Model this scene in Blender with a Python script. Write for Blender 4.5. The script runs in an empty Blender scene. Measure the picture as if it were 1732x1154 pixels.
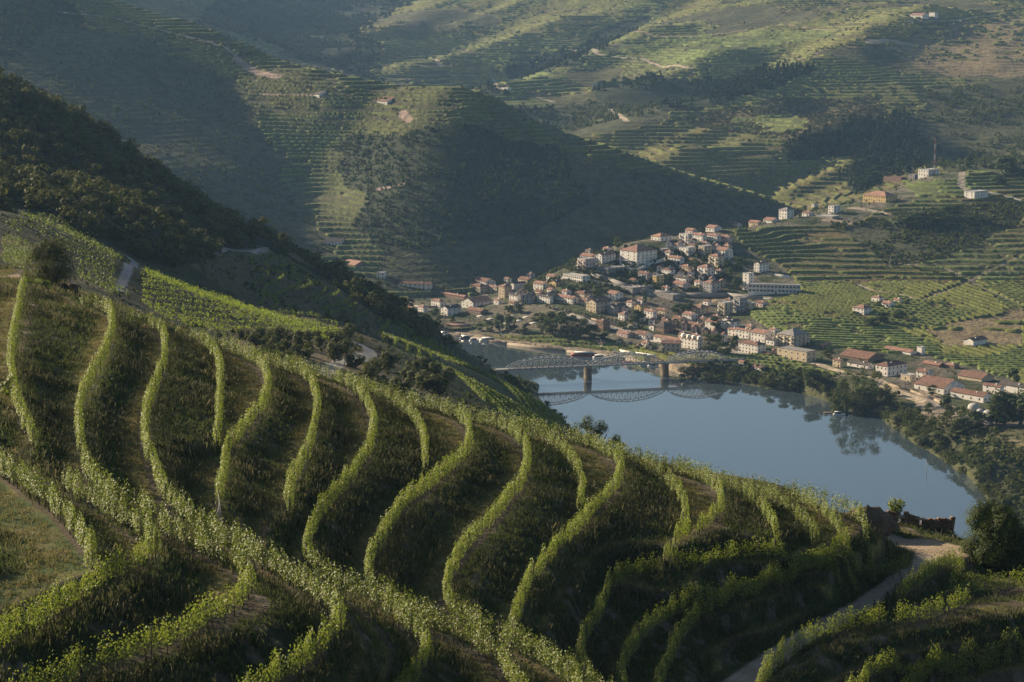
import bpy, math, random
import numpy as np
# ---------------------------------------------------------------- camera, sky, sun, exposure
SC = bpy.context.scene
COL = SC.collection
F = 3368.0; CU, CV, HZ, CAMZ = 866.0, 577.0, 40.0, 270.0
PITCH = math.atan((CV - HZ) / F)
cam_d = bpy.data.cameras.new('camera'); cam = bpy.data.objects.new('camera', cam_d); COL.objects.link(cam)
cam_d.sensor_width = 36.0; cam_d.lens = 36.0 * F / 1732.0; cam_d.clip_start = 1.0; cam_d.clip_end = 30000
cam.location = (0, 0, CAMZ); cam.rotation_euler = (math.pi / 2 - PITCH, 0, 0)
SC.camera = cam
SUN_AZ, SUN_EL = math.radians(-57), math.radians(20.5)     # azimuth from +Y, clockwise positive
sdir = (math.sin(SUN_AZ) * math.cos(SUN_EL), math.cos(SUN_AZ) * math.cos(SUN_EL), math.sin(SUN_EL))
W = bpy.data.worlds.new('World'); SC.world = W; W.use_nodes = True
wn = W.node_tree.nodes; wl = W.node_tree.links
sky = wn.new('ShaderNodeTexSky'); sky.sky_type = 'NISHITA'; sky.sun_disc = False
sky.sun_elevation = SUN_EL; sky.sun_rotation = SUN_AZ; sky.altitude = 300; sky.air_density = 1.0; sky.dust_density = 1.2
bgn = wn['Background']; bgn.inputs['Strength'].default_value = 0.05
wl.new(sky.outputs[0], bgn.inputs['Color'])
sun_d = bpy.data.lights.new('sun', 'SUN'); sun = bpy.data.objects.new('sun', sun_d); COL.objects.link(sun)
sun_d.energy = 5.0; sun_d.angle = math.radians(0.6); sun_d.color = (1.0, 0.83, 0.60)
from mathutils import Vector
sun.rotation_euler = Vector(sdir).to_track_quat('Z', 'Y').to_euler(); sun.location = (-800, 300, 900)
SC.view_settings.view_transform = 'Standard'; SC.view_settings.look = 'None'
SC.view_settings.exposure = 1.1; SC.view_settings.gamma = 1.0
try:
    SC.cycles.volume_step_rate = 4; SC.cycles.max_bounces = 6; SC.cycles.diffuse_bounces = 2; SC.cycles.glossy_bounces = 2
    SC.cycles.transmission_bounces = 3; SC.cycles.volume_bounces = 0; SC.cycles.transparent_max_bounces = 6
    SC.cycles.use_denoising = True
except Exception: pass
NCOL, RS = 760, 1.0   # survey grid columns and step
rng = np.random.default_rng(7); random.seed(7)

# ---------------------------------------------------------------- pixels of the survey -> metres
TP = math.tan(PITCH); CP, SP = math.cos(PITCH), math.sin(PITCH)
def pt(u, v, D):
    t = (CV - v) / F
    y = CP + t * SP; z = -SP + t * CP
    return ((u - CU) / F / y * D, D, CAMZ + z / y * D)
def ptz(u, v, z0):
    t = (CV - v) / F
    y = CP + t * SP; z = -SP + t * CP
    return pt(u, v, (z0 - CAMZ) * y / z)
def proj(x, y, z):
    dz = z - CAMZ
    d = y * CP - dz * SP; up = y * SP + dz * CP
    d = np.maximum(d, 1e-3)
    return CU + F * x / d, CV - F * up / d

def hash2(ix, iy, s):
    h = (ix.astype(np.int64) * 374761393 + iy.astype(np.int64) * 668265263 + s * 1442695041) & 0x7fffffff
    h = ((h ^ (h >> 13)) * 1274126177) & 0x7fffffff
    return ((h ^ (h >> 16)) & 0xffff) / 65535.0
def vnoise(x, y, s=0):
    ix = np.floor(x); iy = np.floor(y); fx = x - ix; fy = y - iy
    fx = fx * fx * (3 - 2 * fx); fy = fy * fy * (3 - 2 * fy)
    a = hash2(ix, iy, s); b = hash2(ix + 1, iy, s); c = hash2(ix, iy + 1, s); d = hash2(ix + 1, iy + 1, s)
    return a + (b - a) * fx + (c - a) * fy + (a - b - c + d) * fx * fy
def fbm(x, y, o=4, s=0):
    r = 0; a = 0.5; t = 0
    for i in range(o):
        r = r + a * vnoise(x, y, s + i * 17); t += a; x = x * 2.03 + 11.3; y = y * 2.03 - 7.1; a *= 0.5
    return r / t
def sstep(a, b, x):
    t = np.clip((x - a) / (b - a), 0, 1); return t * t * (3 - 2 * t)

class RBF:
    def __init__(s, P, sc=100.0, reg=1e-4):
        P = np.array(P, float); s.sc = sc; s.c = P[:, :2] / sc; n = len(P)
        r2 = ((s.c[:, None] - s.c[None]) ** 2).sum(-1)
        K = 0.5 * r2 * np.log(r2 + 1e-9) + np.eye(n) * reg
        Q = np.hstack([np.ones((n, 1)), s.c])
        A = np.block([[K, Q], [Q.T, np.zeros((3, 3))]])
        s.w = np.linalg.lstsq(A, np.concatenate([P[:, 2], np.zeros(3)]), rcond=None)[0]; s.n = n
    def __call__(s, x, y):
        sh = x.shape; p = np.stack([x.ravel(), y.ravel()], 1) / s.sc; out = np.empty(len(p))
        for i in range(0, len(p), 20000):
            q = p[i:i + 20000]; r2 = ((q[:, None] - s.c[None]) ** 2).sum(-1)
            out[i:i + 20000] = (0.5 * r2 * np.log(r2 + 1e-9)) @ s.w[:s.n] + s.w[s.n] + q @ s.w[s.n + 1:]
        return out.reshape(sh)

# ---------------------------------------------------------------- foreground vine rows: level, pixel path of the canopy
ROWS = [
 ('Z', 232.2, [(-60,752),(0,787),(45,818),(89,849),(125,889),(151,925),(156,950)]),
 ('A', 231.3, [(40,478),(28,540),(20,590),(20,640),(34,695),(56,742)]),
 ('A2', 231.2, [(107,809),(134,831),(178,854),(232,889),(262,918),(236,947),(169,983),(89,1032),(9,1076),(-60,1110)]),
 ('B', 229.5, [(140,510),(182,522),(189,560),(172,608),(154,640),(138,676),(134,720),(140,769),(156,805),(191,836),(236,854),(270,880),(312,907),(392,947),(423,975),(415,1000),(379,1030),(312,1066),(267,1085),(178,1112),(96,1148),(20,1180)]),
 ('C', 227.6, [(215,540),(250,546),(272,560),(280,590),(267,640),(249,693),(249,751),(263,796),(283,838),(335,882),(401,916),(445,943),(512,983),(557,1019),(575,1043),(561,1072),(526,1103),(481,1134),(445,1154),(400,1190)]),
 ('c1', 226.6, [(300,560),(345,572),(368,600),(373,640),(370,690),(366,735)]),
 ('D', 225.5, [(330,572),(400,592),(440,615),(453,650),(446,680),(419,720),(387,756),(378,796),(370,850)]),
 ('E', 223.9, [(420,598),(490,622),(523,640),(537,684),(530,729),(512,782),(492,818),(489,855)]),
 ('G', 222.3, [(480,612),(545,632),(589,648),(616,676),(632,720),(618,769),(585,818),(549,858),(524,907),(522,943),(567,979),(634,1010),(687,1050),(714,1076),(723,1102),(714,1126),(696,1154),(670,1190)]),
 ('g1', 221.4, [(570,635),(640,658),(690,690),(715,725),(722,780)]),
 ('H', 220.5, [(590,645),(660,668),(714,681),(774,702),(794,734),(785,769),(740,809),(691,849),(656,894),(629,943),(628,987),(670,1018),(723,1045),(789,1075),(843,1112),(874,1154),(890,1190)]),
 ('I', 218.8, [(690,680),(770,697),(838,714),(874,738),(892,769),(883,814),(852,854),(812,898),(776,943),(758,983),(757,1020),(800,1050),(860,1082),(923,1112),(975,1160),(990,1190)]),
 ('i1', 217.8, [(790,700),(860,718),(919,732),(950,750),(972,778),(985,809),(979,845)]),
 ('J', 216.9, [(860,712),(930,730),(990,745),(1035,768),(1050,796),(1035,832),(1003,863),(972,898),(937,930),(901,979),(874,1032),(867,1068),(895,1102),(950,1128),(1010,1160),(1040,1190)]),
 ('j1', 216.0, [(960,740),(1030,758),(1085,778),(1120,797),(1148,826),(1158,857),(1155,874)]),
 ('K', 215.3, [(1030,760),(1110,782),(1175,800),(1207,820),(1222,846),(1207,873),(1175,893),(1144,908),(1124,935)]),
 ('k1', 214.6, [(1120,785),(1190,802),(1246,820),(1278,846),(1301,873),(1311,908)]),
 ('k2', 214.1, [(1200,803),(1260,815),(1305,830),(1341,853),(1372,881),(1378,899)]),
 ('k3', 213.6, [(1270,815),(1320,826),(1356,836),(1394,858),(1420,887),(1432,905)]),
 ('L', 213.0, [(1452,914),(1400,921),(1352,932),(1254,936),(1183,952),(1120,956),(1069,971),(1034,987),(1018,1026),(998,1058),(985,1093),(983,1125),(1002,1154),(1010,1190)]),
 ('l1', 212.9, [(1340,832),(1400,850),(1446,869),(1463,884),(1480,903)]),
 ('M', 211.3, [(1420,948),(1350,960),(1254,988),(1175,1011),(1105,1054),(1073,1089),(1053,1129),(1050,1154),(1055,1190)]),
 ('N', 210.1, [(1544,920),(1492,932),(1463,944),(1420,958),(1377,970),(1333,984),(1275,1001),(1215,1021),(1171,1050),(1144,1086),(1124,1133),(1115,1160),(1110,1190)]),
 ('O', 208.2, [(1518,1011),(1544,991),(1573,970),(1599,956),(1627,940)]),
 ('P', 208.3, [(1275,1190),(1290,1154),(1304,1124),(1327,1098),(1362,1078),(1400,1070),(1434,1055),(1492,1049),(1539,1044),(1576,1037),(1608,1025),(1635,1017)]),
 ('Q', 207.0, [(1605,990),(1666,992),(1740,985),(1800,980)]),
 ('R', 206.0, [(1430,1175),(1458,1154),(1492,1127),(1550,1118),(1608,1103),(1666,1089),(1732,1075),(1800,1060)]),
 ('S', 204.0, [(1520,1180),(1550,1154),(1608,1138),(1732,1109),(1800,1098)]),
]
FG_CTRL = []
rowlines = {}
for nm, z, px in ROWS:
    P3 = [ptz(u, v, z + 1.05) for u, v in px]
    P3 = np.array(P3)
    # dense resample with Catmull-Rom
    q = np.vstack([2 * P3[0] - P3[1], P3, 2 * P3[-1] - P3[-2]]); out = []
    for i in range(1, len(q) - 2):
        n = max(2, int(np.linalg.norm(q[i + 1] - q[i]) / 1.0))
        t = np.linspace(0, 1, n, endpoint=False)[:, None]
        out.append(0.5 * ((2 * q[i]) + (-q[i - 1] + q[i + 1]) * t + (2 * q[i - 1] - 5 * q[i] + 4 * q[i + 1] - q[i + 2]) * t ** 2 + (-q[i - 1] + 3 * q[i] - 3 * q[i + 1] + q[i + 2]) * t ** 3))
    out.append(P3[-1:]); L = np.vstack(out); L[:, 2] = z
    rowlines[nm] = L
    sub = L[::5] if len(L) > 8 else L[::2]
    FG_CTRL += [tuple(p) for p in sub]
# shoulders, hidden back slope and near ground
for u, v, D, dz in [(-300,500,330,0),(-100,478,320,1),(20,470,315,0),(30,455,330,0),(110,490,322,0)]:
    FG_CTRL.append(pt(u, v, D))
for u, v, D in [(182,560,330),(400,605,310),(600,660,300),(800,720,290),(1000,775,280),(1200,825,270),(1400,870,262)]:
    x, y, z = pt(u, v, D); k = (D + 45) / D
    FG_CTRL += [(x * k, y * k, z - 12), (x * (D + 110) / D, D + 110, z - 42), (x * (D + 190) / D, D + 190, z - 85)]
FG_CTRL += [ptz(1500, 906, 208), ptz(1560, 915, 207.4), ptz(1620, 935, 206.4), ptz(1700, 970, 204.5),
            ptz(1562, 955, 207.7), ptz(1463, 1022, 207.7), ptz(1405, 1054, 207.7), ptz(1347, 1086, 207.7), ptz(1290, 1126, 207.7)]
FG_CTRL += [(-60, 95, 236), (0, 95, 231), (60, 95, 222), (-60, 50, 243), (0, 50, 240), (60, 50, 234), (-30, 5, 264), (0, 0, 266.5), (30, 5, 263),
            (-120, 150, 238), (-160, 250, 240), (-240, 350, 240), (120, 150, 199), (150, 220, 190), (200, 280, 188), (140, 100, 205), (-200, 60, 255), (200, 60, 215)]
FG_CTRL += [ptz(1490, 884, 206.8), ptz(1550, 892, 206.2), ptz(1606, 899, 205.6), ptz(1650, 930, 204.5), ptz(1740, 950, 203.5)]
for u, v, z in [(1490, 884, 206.8), (1550, 892, 206.2), (1610, 899, 205.6), (1680, 930, 204), (1760, 950, 203), (1900, 960, 201)]:
    x, y, z_ = ptz(u, v, z)
    FG_CTRL += [(x * (y + 18) / y, y + 18, z - 9), (x * (y + 60) / y, y + 60, z - 30), (x * (y + 150) / y, y + 150, z - 75)]
fgR = RBF(FG_CTRL, 60.0, 2e-4)
FGL = sorted({z for n_, z, p_ in ROWS if not n_[0].islower()} | {234.6, 237.0, 239.5, 242.5}, reverse=True)
# ---------------------------------------------------------------- hills behind: control points (pixel, distance)
def pts(L): return [pt(*p) for p in L]
M_C = pts([(60,368,620),(140,405,620),(215,442,625),(0,372,600),(-150,340,600),(0,440,480),(100,470,500),(200,500,520),(260,530,520),
 (260,470,640),(320,495,660),(420,515,690),(500,535,700),(560,548,700),(620,585,640),(560,572,610),(430,560,560),(300,535,540),
 (480,590,520),(400,580,500),(560,625,500),(640,630,520),(740,665,520),(830,700,560),(900,722,620),(620,600,575),
 (700,600,680),(780,650,720),(860,690,760),
 (650,550,900),(700,575,890),(760,606,880),(820,635,860),(870,662,850),(920,692,835),(962,726,820),
 (700,555,1020),(780,595,1050),(850,640,1080),(920,690,1100),(560,490,960),(490,455,960),(610,530,940),(560,545,860),(500,530,830),(440,500,820),(420,460,860),
 (330,450,780),(250,440,760),(380,520,740),(620,560,800),(520,560,770)])
M_C += pts([(0,160,1180),(130,200,1170),(250,285,1140),(330,343,1110),(430,412,1110),(500,455,1120),(560,492,1140),(640,525,1130),
 (0,300,850),(150,335,850),(250,370,850),(300,400,860),(380,435,900),(100,370,730),(0,350,720),(-200,60,1200),(-200,250,850),(-500,0,1200),(-500,200,850),(-400,330,620)])
def drop(u, v, D, D2, z): 
    x, y, _ = pt(u, v, D); k = D2 / D; return (x * k, y * k, z)
M_C += [drop(u, 500, 1000, D2, z) for u, D2, z in [(-500,1450,190),(-200,1450,150),(0,1450,110),(130,1450,90),(250,1430,70),(350,1420,60),(450,1420,50),(560,1430,35),(640,1430,25),(740,1420,15),(840,1400,7),
   (0,1750,20),(250,1750,-5),(450,1750,-10),(600,1750,-15),(740,1600,-15),(-200,1800,60),(-500,1900,90)]]
M_C += [(15,1490,1),(8,1400,4),(14,1330,2),(22,1250,3),(45,1180,3),(80,1080,3),(140,950,4),(190,850,6),(230,740,8),(270,640,10),(40,1000,40),(100,800,52),(60,900,60),(150,660,70),(190,520,75),
        (60,1450,-12),(75,1300,-14),(120,1150,-14),(200,1000,-14),(270,850,-14),(330,700,-14),(420,560,-14),(400,900,-25),(500,1300,-30),(700,900,-30)]
T_C = [ptz(u, v, z) for u, v, z in [
 (700,556,1.6),(740,562,1.6),(800,571,1.6),(860,581,1.6),(960,594,1.6),(1060,608,1.6),(1150,633,1.0),(1200,640,1),(1300,660,1),(1400,692,1),(1480,704,1),(1540,740,1),(1610,790,1),(1690,885,1),(1760,960,1),
 (800,548,6),(700,540,6),(650,540,5),(950,578,6),(1100,600,7),(1250,605,9),(1400,622,9),(1500,640,10),(1600,670,11),(1700,710,11),(1732,800,8),(1800,860,8),(1250,632,4),(1320,650,4),(1380,668,4),(1440,682,5),(1520,712,6),(1570,740,6),(1640,790,7),(1700,850,8),(1780,920,8),(1350,640,7),(1450,665,7),
 (760,520,8),(850,505,12),(900,482,17),(600,470,10),(640,500,4)]]
def DT(v): return float(np.interp(v, [280,300,320,340,360,400,440,480,520,560,590], [2450,2350,2260,2190,2120,2010,1910,1815,1720,1640,1575]))
T_C += [pt(u, v, DT(v)) for u, v in [(1330,560),(1330,520),(1330,480),(1340,440),(1340,400),(1330,368),(1420,560),(1420,520),(1420,480),(1420,440),(1420,400),(1405,365),(1480,345),(1500,560),(1500,520),(1500,480),(1500,440),(1500,400),(1500,370),
 (1600,590),(1600,560),(1600,520),(1600,480),(1600,440),(1600,400),(1600,360),(1600,320),(1570,298),(1540,330),(1700,590),(1700,550),(1700,500),(1700,450),(1700,400),(1700,350),(1700,315),(1800,590),(1800,500),(1800,400),(1800,310),(1950,590),(1950,450),(1950,310),(2150,590),(2150,400)]]
def DL(v): return float(np.interp(v, [385,400,420,450,480,510,540,570], [2000,1975,1930,1880,1830,1775,1715,1650]))
T_C += [pt(u, v, DL(v)) for u, v in [(1000,515),(1000,478),(980,455),(1050,540),(1050,500),(1050,450),(1050,415),(1110,560),(1110,520),(1110,480),(1110,440),(1110,402),(1180,570),(1180,530),(1180,490),(1180,450),(1180,410),(1200,393),(1240,570),(1240,530),(1240,490),(1240,450),(1240,410),(1240,387),(950,540),(950,500)]]
T_C += [(x, y, -14) for x, y in [(-120,1620),(-20,1570),(60,1520),(160,1480),(240,1400),(260,1250),(300,1120),(330,1000),(-250,1680),(-60,1500),(100,1400),(170,1300)]]
T_C += [drop(u, v, D, D2, z) for u, v, D, D2, z in [(980,455,1842,2060,6),(1050,410,1900,2150,12),(1110,402,1950,2200,22),(1200,393,1950,2180,34),(1240,386,1980,2220,40),(1330,368,2000,2260,50),(1400,365,2050,2330,55),(1480,345,2100,2400,60),(1570,298,2330,2600,72),(1650,322,2300,2600,80),(1732,300,2400,2700,95),(1850,300,2400,2800,100),(880,480,1950,2080,4),(760,490,1900,2050,3)]]
B_C = pts([(1345,360,2330),(1320,352,2320),(1240,325,2310),(1150,302,2300),(1080,280,2290),(1000,260,2290),(900,233,2330),(820,208,2370),(740,182,2430),(700,168,2450),(620,146,2500),(520,122,2560),(400,88,2650),(300,52,2740),(230,28,2790),(150,2,2850),(0,-60,2950),(-300,-150,3100),
 (480,480,1985),(600,490,1960),(700,495,1955),(900,470,2030),(1000,440,2080),(600,400,2110),(600,300,2290),(600,220,2400),(800,350,2180),(800,280,2280),(450,420,2060),(300,400,2110),(300,300,2290),(300,200,2460),(300,120,2600),(0,300,2300),(0,150,2560),(0,50,2740),(1150,365,2200),(1150,430,2090),(1250,380,2220),(-300,300,2300),(-300,0,2800),
 (450,250,2340),(450,330,2220),(900,400,2120),(700,420,2080),(1320,385,2260)])
B_C += [drop(u, v, D, D2, z) for u, v, D, D2, z in [(1345,360,2330,2480,35),(1240,325,2310,2480,40),(1150,302,2300,2520,40),(1000,260,2290,2560,60),(820,210,2370,2700,65),(700,168,2450,2800,85),(520,122,2560,2950,115),(300,50,2740,3150,150),(0,-60,2950,3400,230),(-300,-150,3100,3600,280),
   (1450,360,2350,2400,20),(1600,360,2350,2400,-10)]]
B_C += [(-700,1850,20),(-400,1900,5),(-250,1880,-8),(-900,1950,120)]
R_C = pts([(1300,332,2640),(1200,300,2700),(1100,262,2800),(1000,235,2950),(900,215,3050),(800,190,3150),(740,165,3300),(660,160,3500),(620,120,3900),(560,90,4150),(450,60,4100),(330,20,4000),(200,-30,4000),(0,-120,4200),
 (1420,310,2640),(1480,290,2650),(1550,265,2700),(1650,270,2750),(1732,250,2750),(1900,250,2750),
 (1300,270,2780),(1200,240,2850),(1400,220,2900),(1550,200,2950),(1700,180,3000),(1100,190,3150),(1250,180,3080),(1400,150,3150),(1600,130,3250),(1732,100,3350),
 (1000,150,3500),(1150,120,3500),(1300,90,3550),(1450,60,3600),(1600,40,3700),(1732,30,3750),(860,130,3750),(760,130,3900),(950,90,3950),(1100,50,4050),(1250,20,4100),(1400,0,4150),(1600,-20,4200),(1732,-20,4200),
 (700,90,4400),(800,60,4500),(650,50,4700),(900,20,4650),(750,0,5000),(600,0,5100),(500,20,4700),(400,-30,4900),(1100,-40,4700),(900,-60,5200),(600,-80,5600),(300,-120,5400),(1400,-80,4800),(1732,-100,4900),(2100,-60,4300),(2100,150,3300),
 (1550,240,2780),(1650,220,2880)])
R_C += [drop(u, v, D, D2, z) for u, v, D, D2, z in [(1300,332,2600,2480,35),(1420,310,2600,2480,55),(1550,265,2700,2560,80),(1200,300,2700,2560,35),(1732,250,2750,2600,96)]]
mR, tR, bR, rR = RBF(M_C, 100, 1e-3), RBF(T_C, 100, 1e-3), RBF(B_C, 150, 1e-3), RBF(R_C, 250, 2e-3)
# spurs and gullies on the far slopes: (pixel, D) polylines, width, height
def seg_d(x, y, P):
    best = np.full(x.shape, 1e9); sd = np.zeros(x.shape)
    for (x0, y0), (x1, y1) in zip(P[:-1], P[1:]):
        dx, dy = x1 - x0, y1 - y0; L2 = dx * dx + dy * dy
        t = np.clip(((x - x0) * dx + (y - y0) * dy) / L2, 0, 1)
        d = np.hypot(x - x0 - t * dx, y - y0 - t * dy); best = np.minimum(best, d)
    return best
SPURS = [  # points (u,v,D), half width, height
 ([(1040,240,2900),(1139,199,3080),(1254,173,3120),(1321,139,3250),(1389,123,3300),(1486,60,3550),(1560,30,3750)], 120, 26),
 ([(1120,330,2640),(1169,287,2720),(1254,232,2830),(1338,205,2930)], 80, 30),
 ([(1250,322,2640),(1338,270,2760),(1423,249,2840)], 60, 22),
 ([(1334,325,2620),(1390,300,2680),(1440,285,2740)], 45, 16),
 ([(1200,265,2790),(1290,222,2890),(1380,195,3000)], 50, -16),
 ([(1290,330,2620),(1385,285,2710),(1440,268,2770)], 40, -12),
 ([(604,72,4300),(708,24,4700),(777,3,4900),(850,-30,5200)], 130, 34),
 ([(618,103,4050),(694,69,4400),(791,38,4600),(847,17,4700),(950,-20,5000)], 110, 32),
 ([(700,130,3900),(760,105,4050),(850,75,4200),(940,45,4400)], 90, 22),
 ([(750,150,3600),(829,114,3800),(899,87,3950),(1020,38,4150),(1089,17,4300),(1180,-20,4500)], 110, -30),
 ([(860,170,3350),(930,130,3600),(1010,85,3800),(1100,55,3950)], 90, 22),
 ([(1050,160,3300),(1150,135,3400),(1220,95,3550)], 90, 18),
 ([(1170,170,3150),(1260,130,3330),(1330,90,3550)], 80, -16),
 ([(640,90,4250),(760,55,4550),(880,10,4800)], 60, -16),
 ([(400,120,2560),(520,290,2300),(600,420,2080)], 100, -26),
 ([(770,196,2400),(690,300,2260),(640,420,2080)], 110, 30),
 ([(-260,-40,2900),(-130,110,2620),(-30,260,2360),(60,380,2150)], 270, 80),  # spur added, mostly outside the left edge, to turn this slope into shade
 ([(330,60,2720),(420,110,2600),(560,150,2480)], 60, 10),
 ([(480,455,980),(560,492,965),(612,532,945),(560,560,880)], 35, 7),
]
SPW = [([pt(*p)[:2] for p in P], w, h) for P, w, h in SPURS]
TERR_M = []   # filled with terrace rules
SHORE = [ptz(u, v, 0.0)[:2] for u, v in [(500,538),(640,549),(700,557),(740,563),(800,572),(860,583),(960,596),(1060,610),(1110,618),(1150,634),(1200,642),(1260,650),(1300,658),(1345,662),(1400,678),(1433,694),(1480,702),(1510,722),(1560,758),(1600,782),(1645,812),(1675,850),(1700,890),(1740,940),(1800,1010),(1900,1150)]]
def shore_sd(x, y):
    best = np.full(x.shape, 1e9); sg = np.ones(x.shape)
    for (x0, y0), (x1, y1) in zip(SHORE[:-1], SHORE[1:]):
        dx, dy = x1 - x0, y1 - y0; t = np.clip(((x - x0) * dx + (y - y0) * dy) / (dx * dx + dy * dy), 0, 1)
        d = np.hypot(x - x0 - t * dx, y - y0 - t * dy); m = d < best; best = np.where(m, d, best)
        sg = np.where(m, np.sign(dx * (y - y0) - dy * (x - x0)), sg)
    return best * sg
def base_height(x, y):
    """smooth ground height and which hill it belongs to"""
    r = np.hypot(x, y); NEG = -60.0
    def part(f, lo, hi):
        m = (r > lo) & (r < hi); o = np.full(x.shape, NEG)
        if m.any(): o[m] = f(x[m], y[m])
        return o
    S = [part(fgR, -1, 520), part(mR, 330, 1950), part(tR, 1000, 2720), part(bR, 1830, 3700), part(rR, 2450, 9000)]
    sp = np.zeros(x.shape)
    m = r > 800
    if m.any():
        xm, ym = x[m], y[m]; s = np.zeros(xm.shape)
        for P, w, h in SPW:
            d = seg_d(xm, ym, P); s += h * np.exp(-(d / w) ** 2 * 1.6)
        sp[m] = s
    for k in (1, 3, 4): S[k] = np.where(S[k] > NEG, S[k] + sp * (r > 800), NEG)
    S = np.stack(S); k = S.argmax(0); h = S.max(0)
    return np.maximum(h, -16), k, S

# ---------------------------------------------------------------- polar survey grid: fine inside the view, coarse outside
AZ = np.radians(np.concatenate([np.linspace(-60, -17, 60)[:-1], np.linspace(-17, 17, NCOL), np.linspace(17, 40, 30)[1:]]))
def seg(a, b, st): return np.arange(a, b, st)
RR = np.concatenate([seg(3, 100, 2.5), seg(100, 420, .4 * RS), seg(420, 1350, 1.35 * RS), seg(1350, 1900, 1.6 * RS), seg(1900, 2900, 2.3 * RS), seg(2900, 5600, 4.2 * RS), seg(5600, 9001, 120)])
NA, NR = len(AZ), len(RR)
# evaluate the smooth surfaces on a coarse grid and interpolate
def coarse(a, n): 
    i = np.unique(np.concatenate([np.arange(0, len(a), n), [len(a) - 1]])); return i
ia = coarse(AZ, 5); ir = coarse(RR, 4)
gr, ga = np.meshgrid(RR[ir], AZ[ia], indexing='ij')
_, _, Sc = base_height(gr * np.sin(ga), gr * np.cos(ga))
def up(G):
    T = np.empty((len(ir), NA)); 
    for i in range(len(ir)): T[i] = np.interp(np.arange(NA), ia, G[i])
    w = np.interp(np.arange(NR), ir, np.arange(len(ir))); i0 = np.minimum(w.astype(int), len(ir) - 2); f = (w - i0)[:, None]
    return T[i0] * (1 - f) + T[i0 + 1] * f
R2, A2 = np.meshgrid(RR, AZ, indexing='ij')
X = R2 * np.sin(A2); Y = R2 * np.cos(A2)
Z = None
for k in range(5):
    g = up(Sc[k])
    if k == 2:
        m = (R2 > 980) & (R2 < 2100) & (g > -50); sd = shore_sd(X[m], Y[m]) + (fbm(X[m] / 14, Y[m] / 14, 3, 12) - .5) * 5
        g[m] = np.where(sd > 0, np.maximum(g[m], np.minimum(sd * .22 + .1, 4.0)), np.minimum(g[m], sd * .35))
    if Z is None: Z = g; KK = np.zeros(g.shape, np.int8)
    else:
        m = g > Z; KK[m] = k; Z = np.maximum(Z, g)
Z = np.maximum(Z, -16); ZS = Z.copy()
# ---------------------------------------------------------------- land use
def inpoly(U, V, poly):
    c = np.zeros(U.shape, bool); n = len(poly)
    for i in range(n):
        x0, y0 = poly[i]; x1, y1 = poly[(i + 1) % n]
        if y0 == y1: continue
        c ^= ((y0 > V) != (y1 > V)) & (U < (x1 - x0) * (V - y0) / (y1 - y0) + x0)
    return c
def worley(x, y, s):
    ix = np.floor(x); iy = np.floor(y); d1 = np.full(x.shape, 9.); cid = np.zeros(x.shape); d2 = np.full(x.shape, 9.)
    for a in (-1, 0, 1):
        for b in (-1, 0, 1):
            jx, jy = ix + a, iy + b
            d = np.hypot(jx + hash2(jx, jy, s) - x, jy + hash2(jx, jy, s + 5) - y)
            m = d < d1; d2 = np.where(m, d1, np.minimum(d2, d)); cid = np.where(m, hash2(jx, jy, s + 9), cid); d1 = np.where(m, d, d1)
    return cid, d2 - d1
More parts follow.
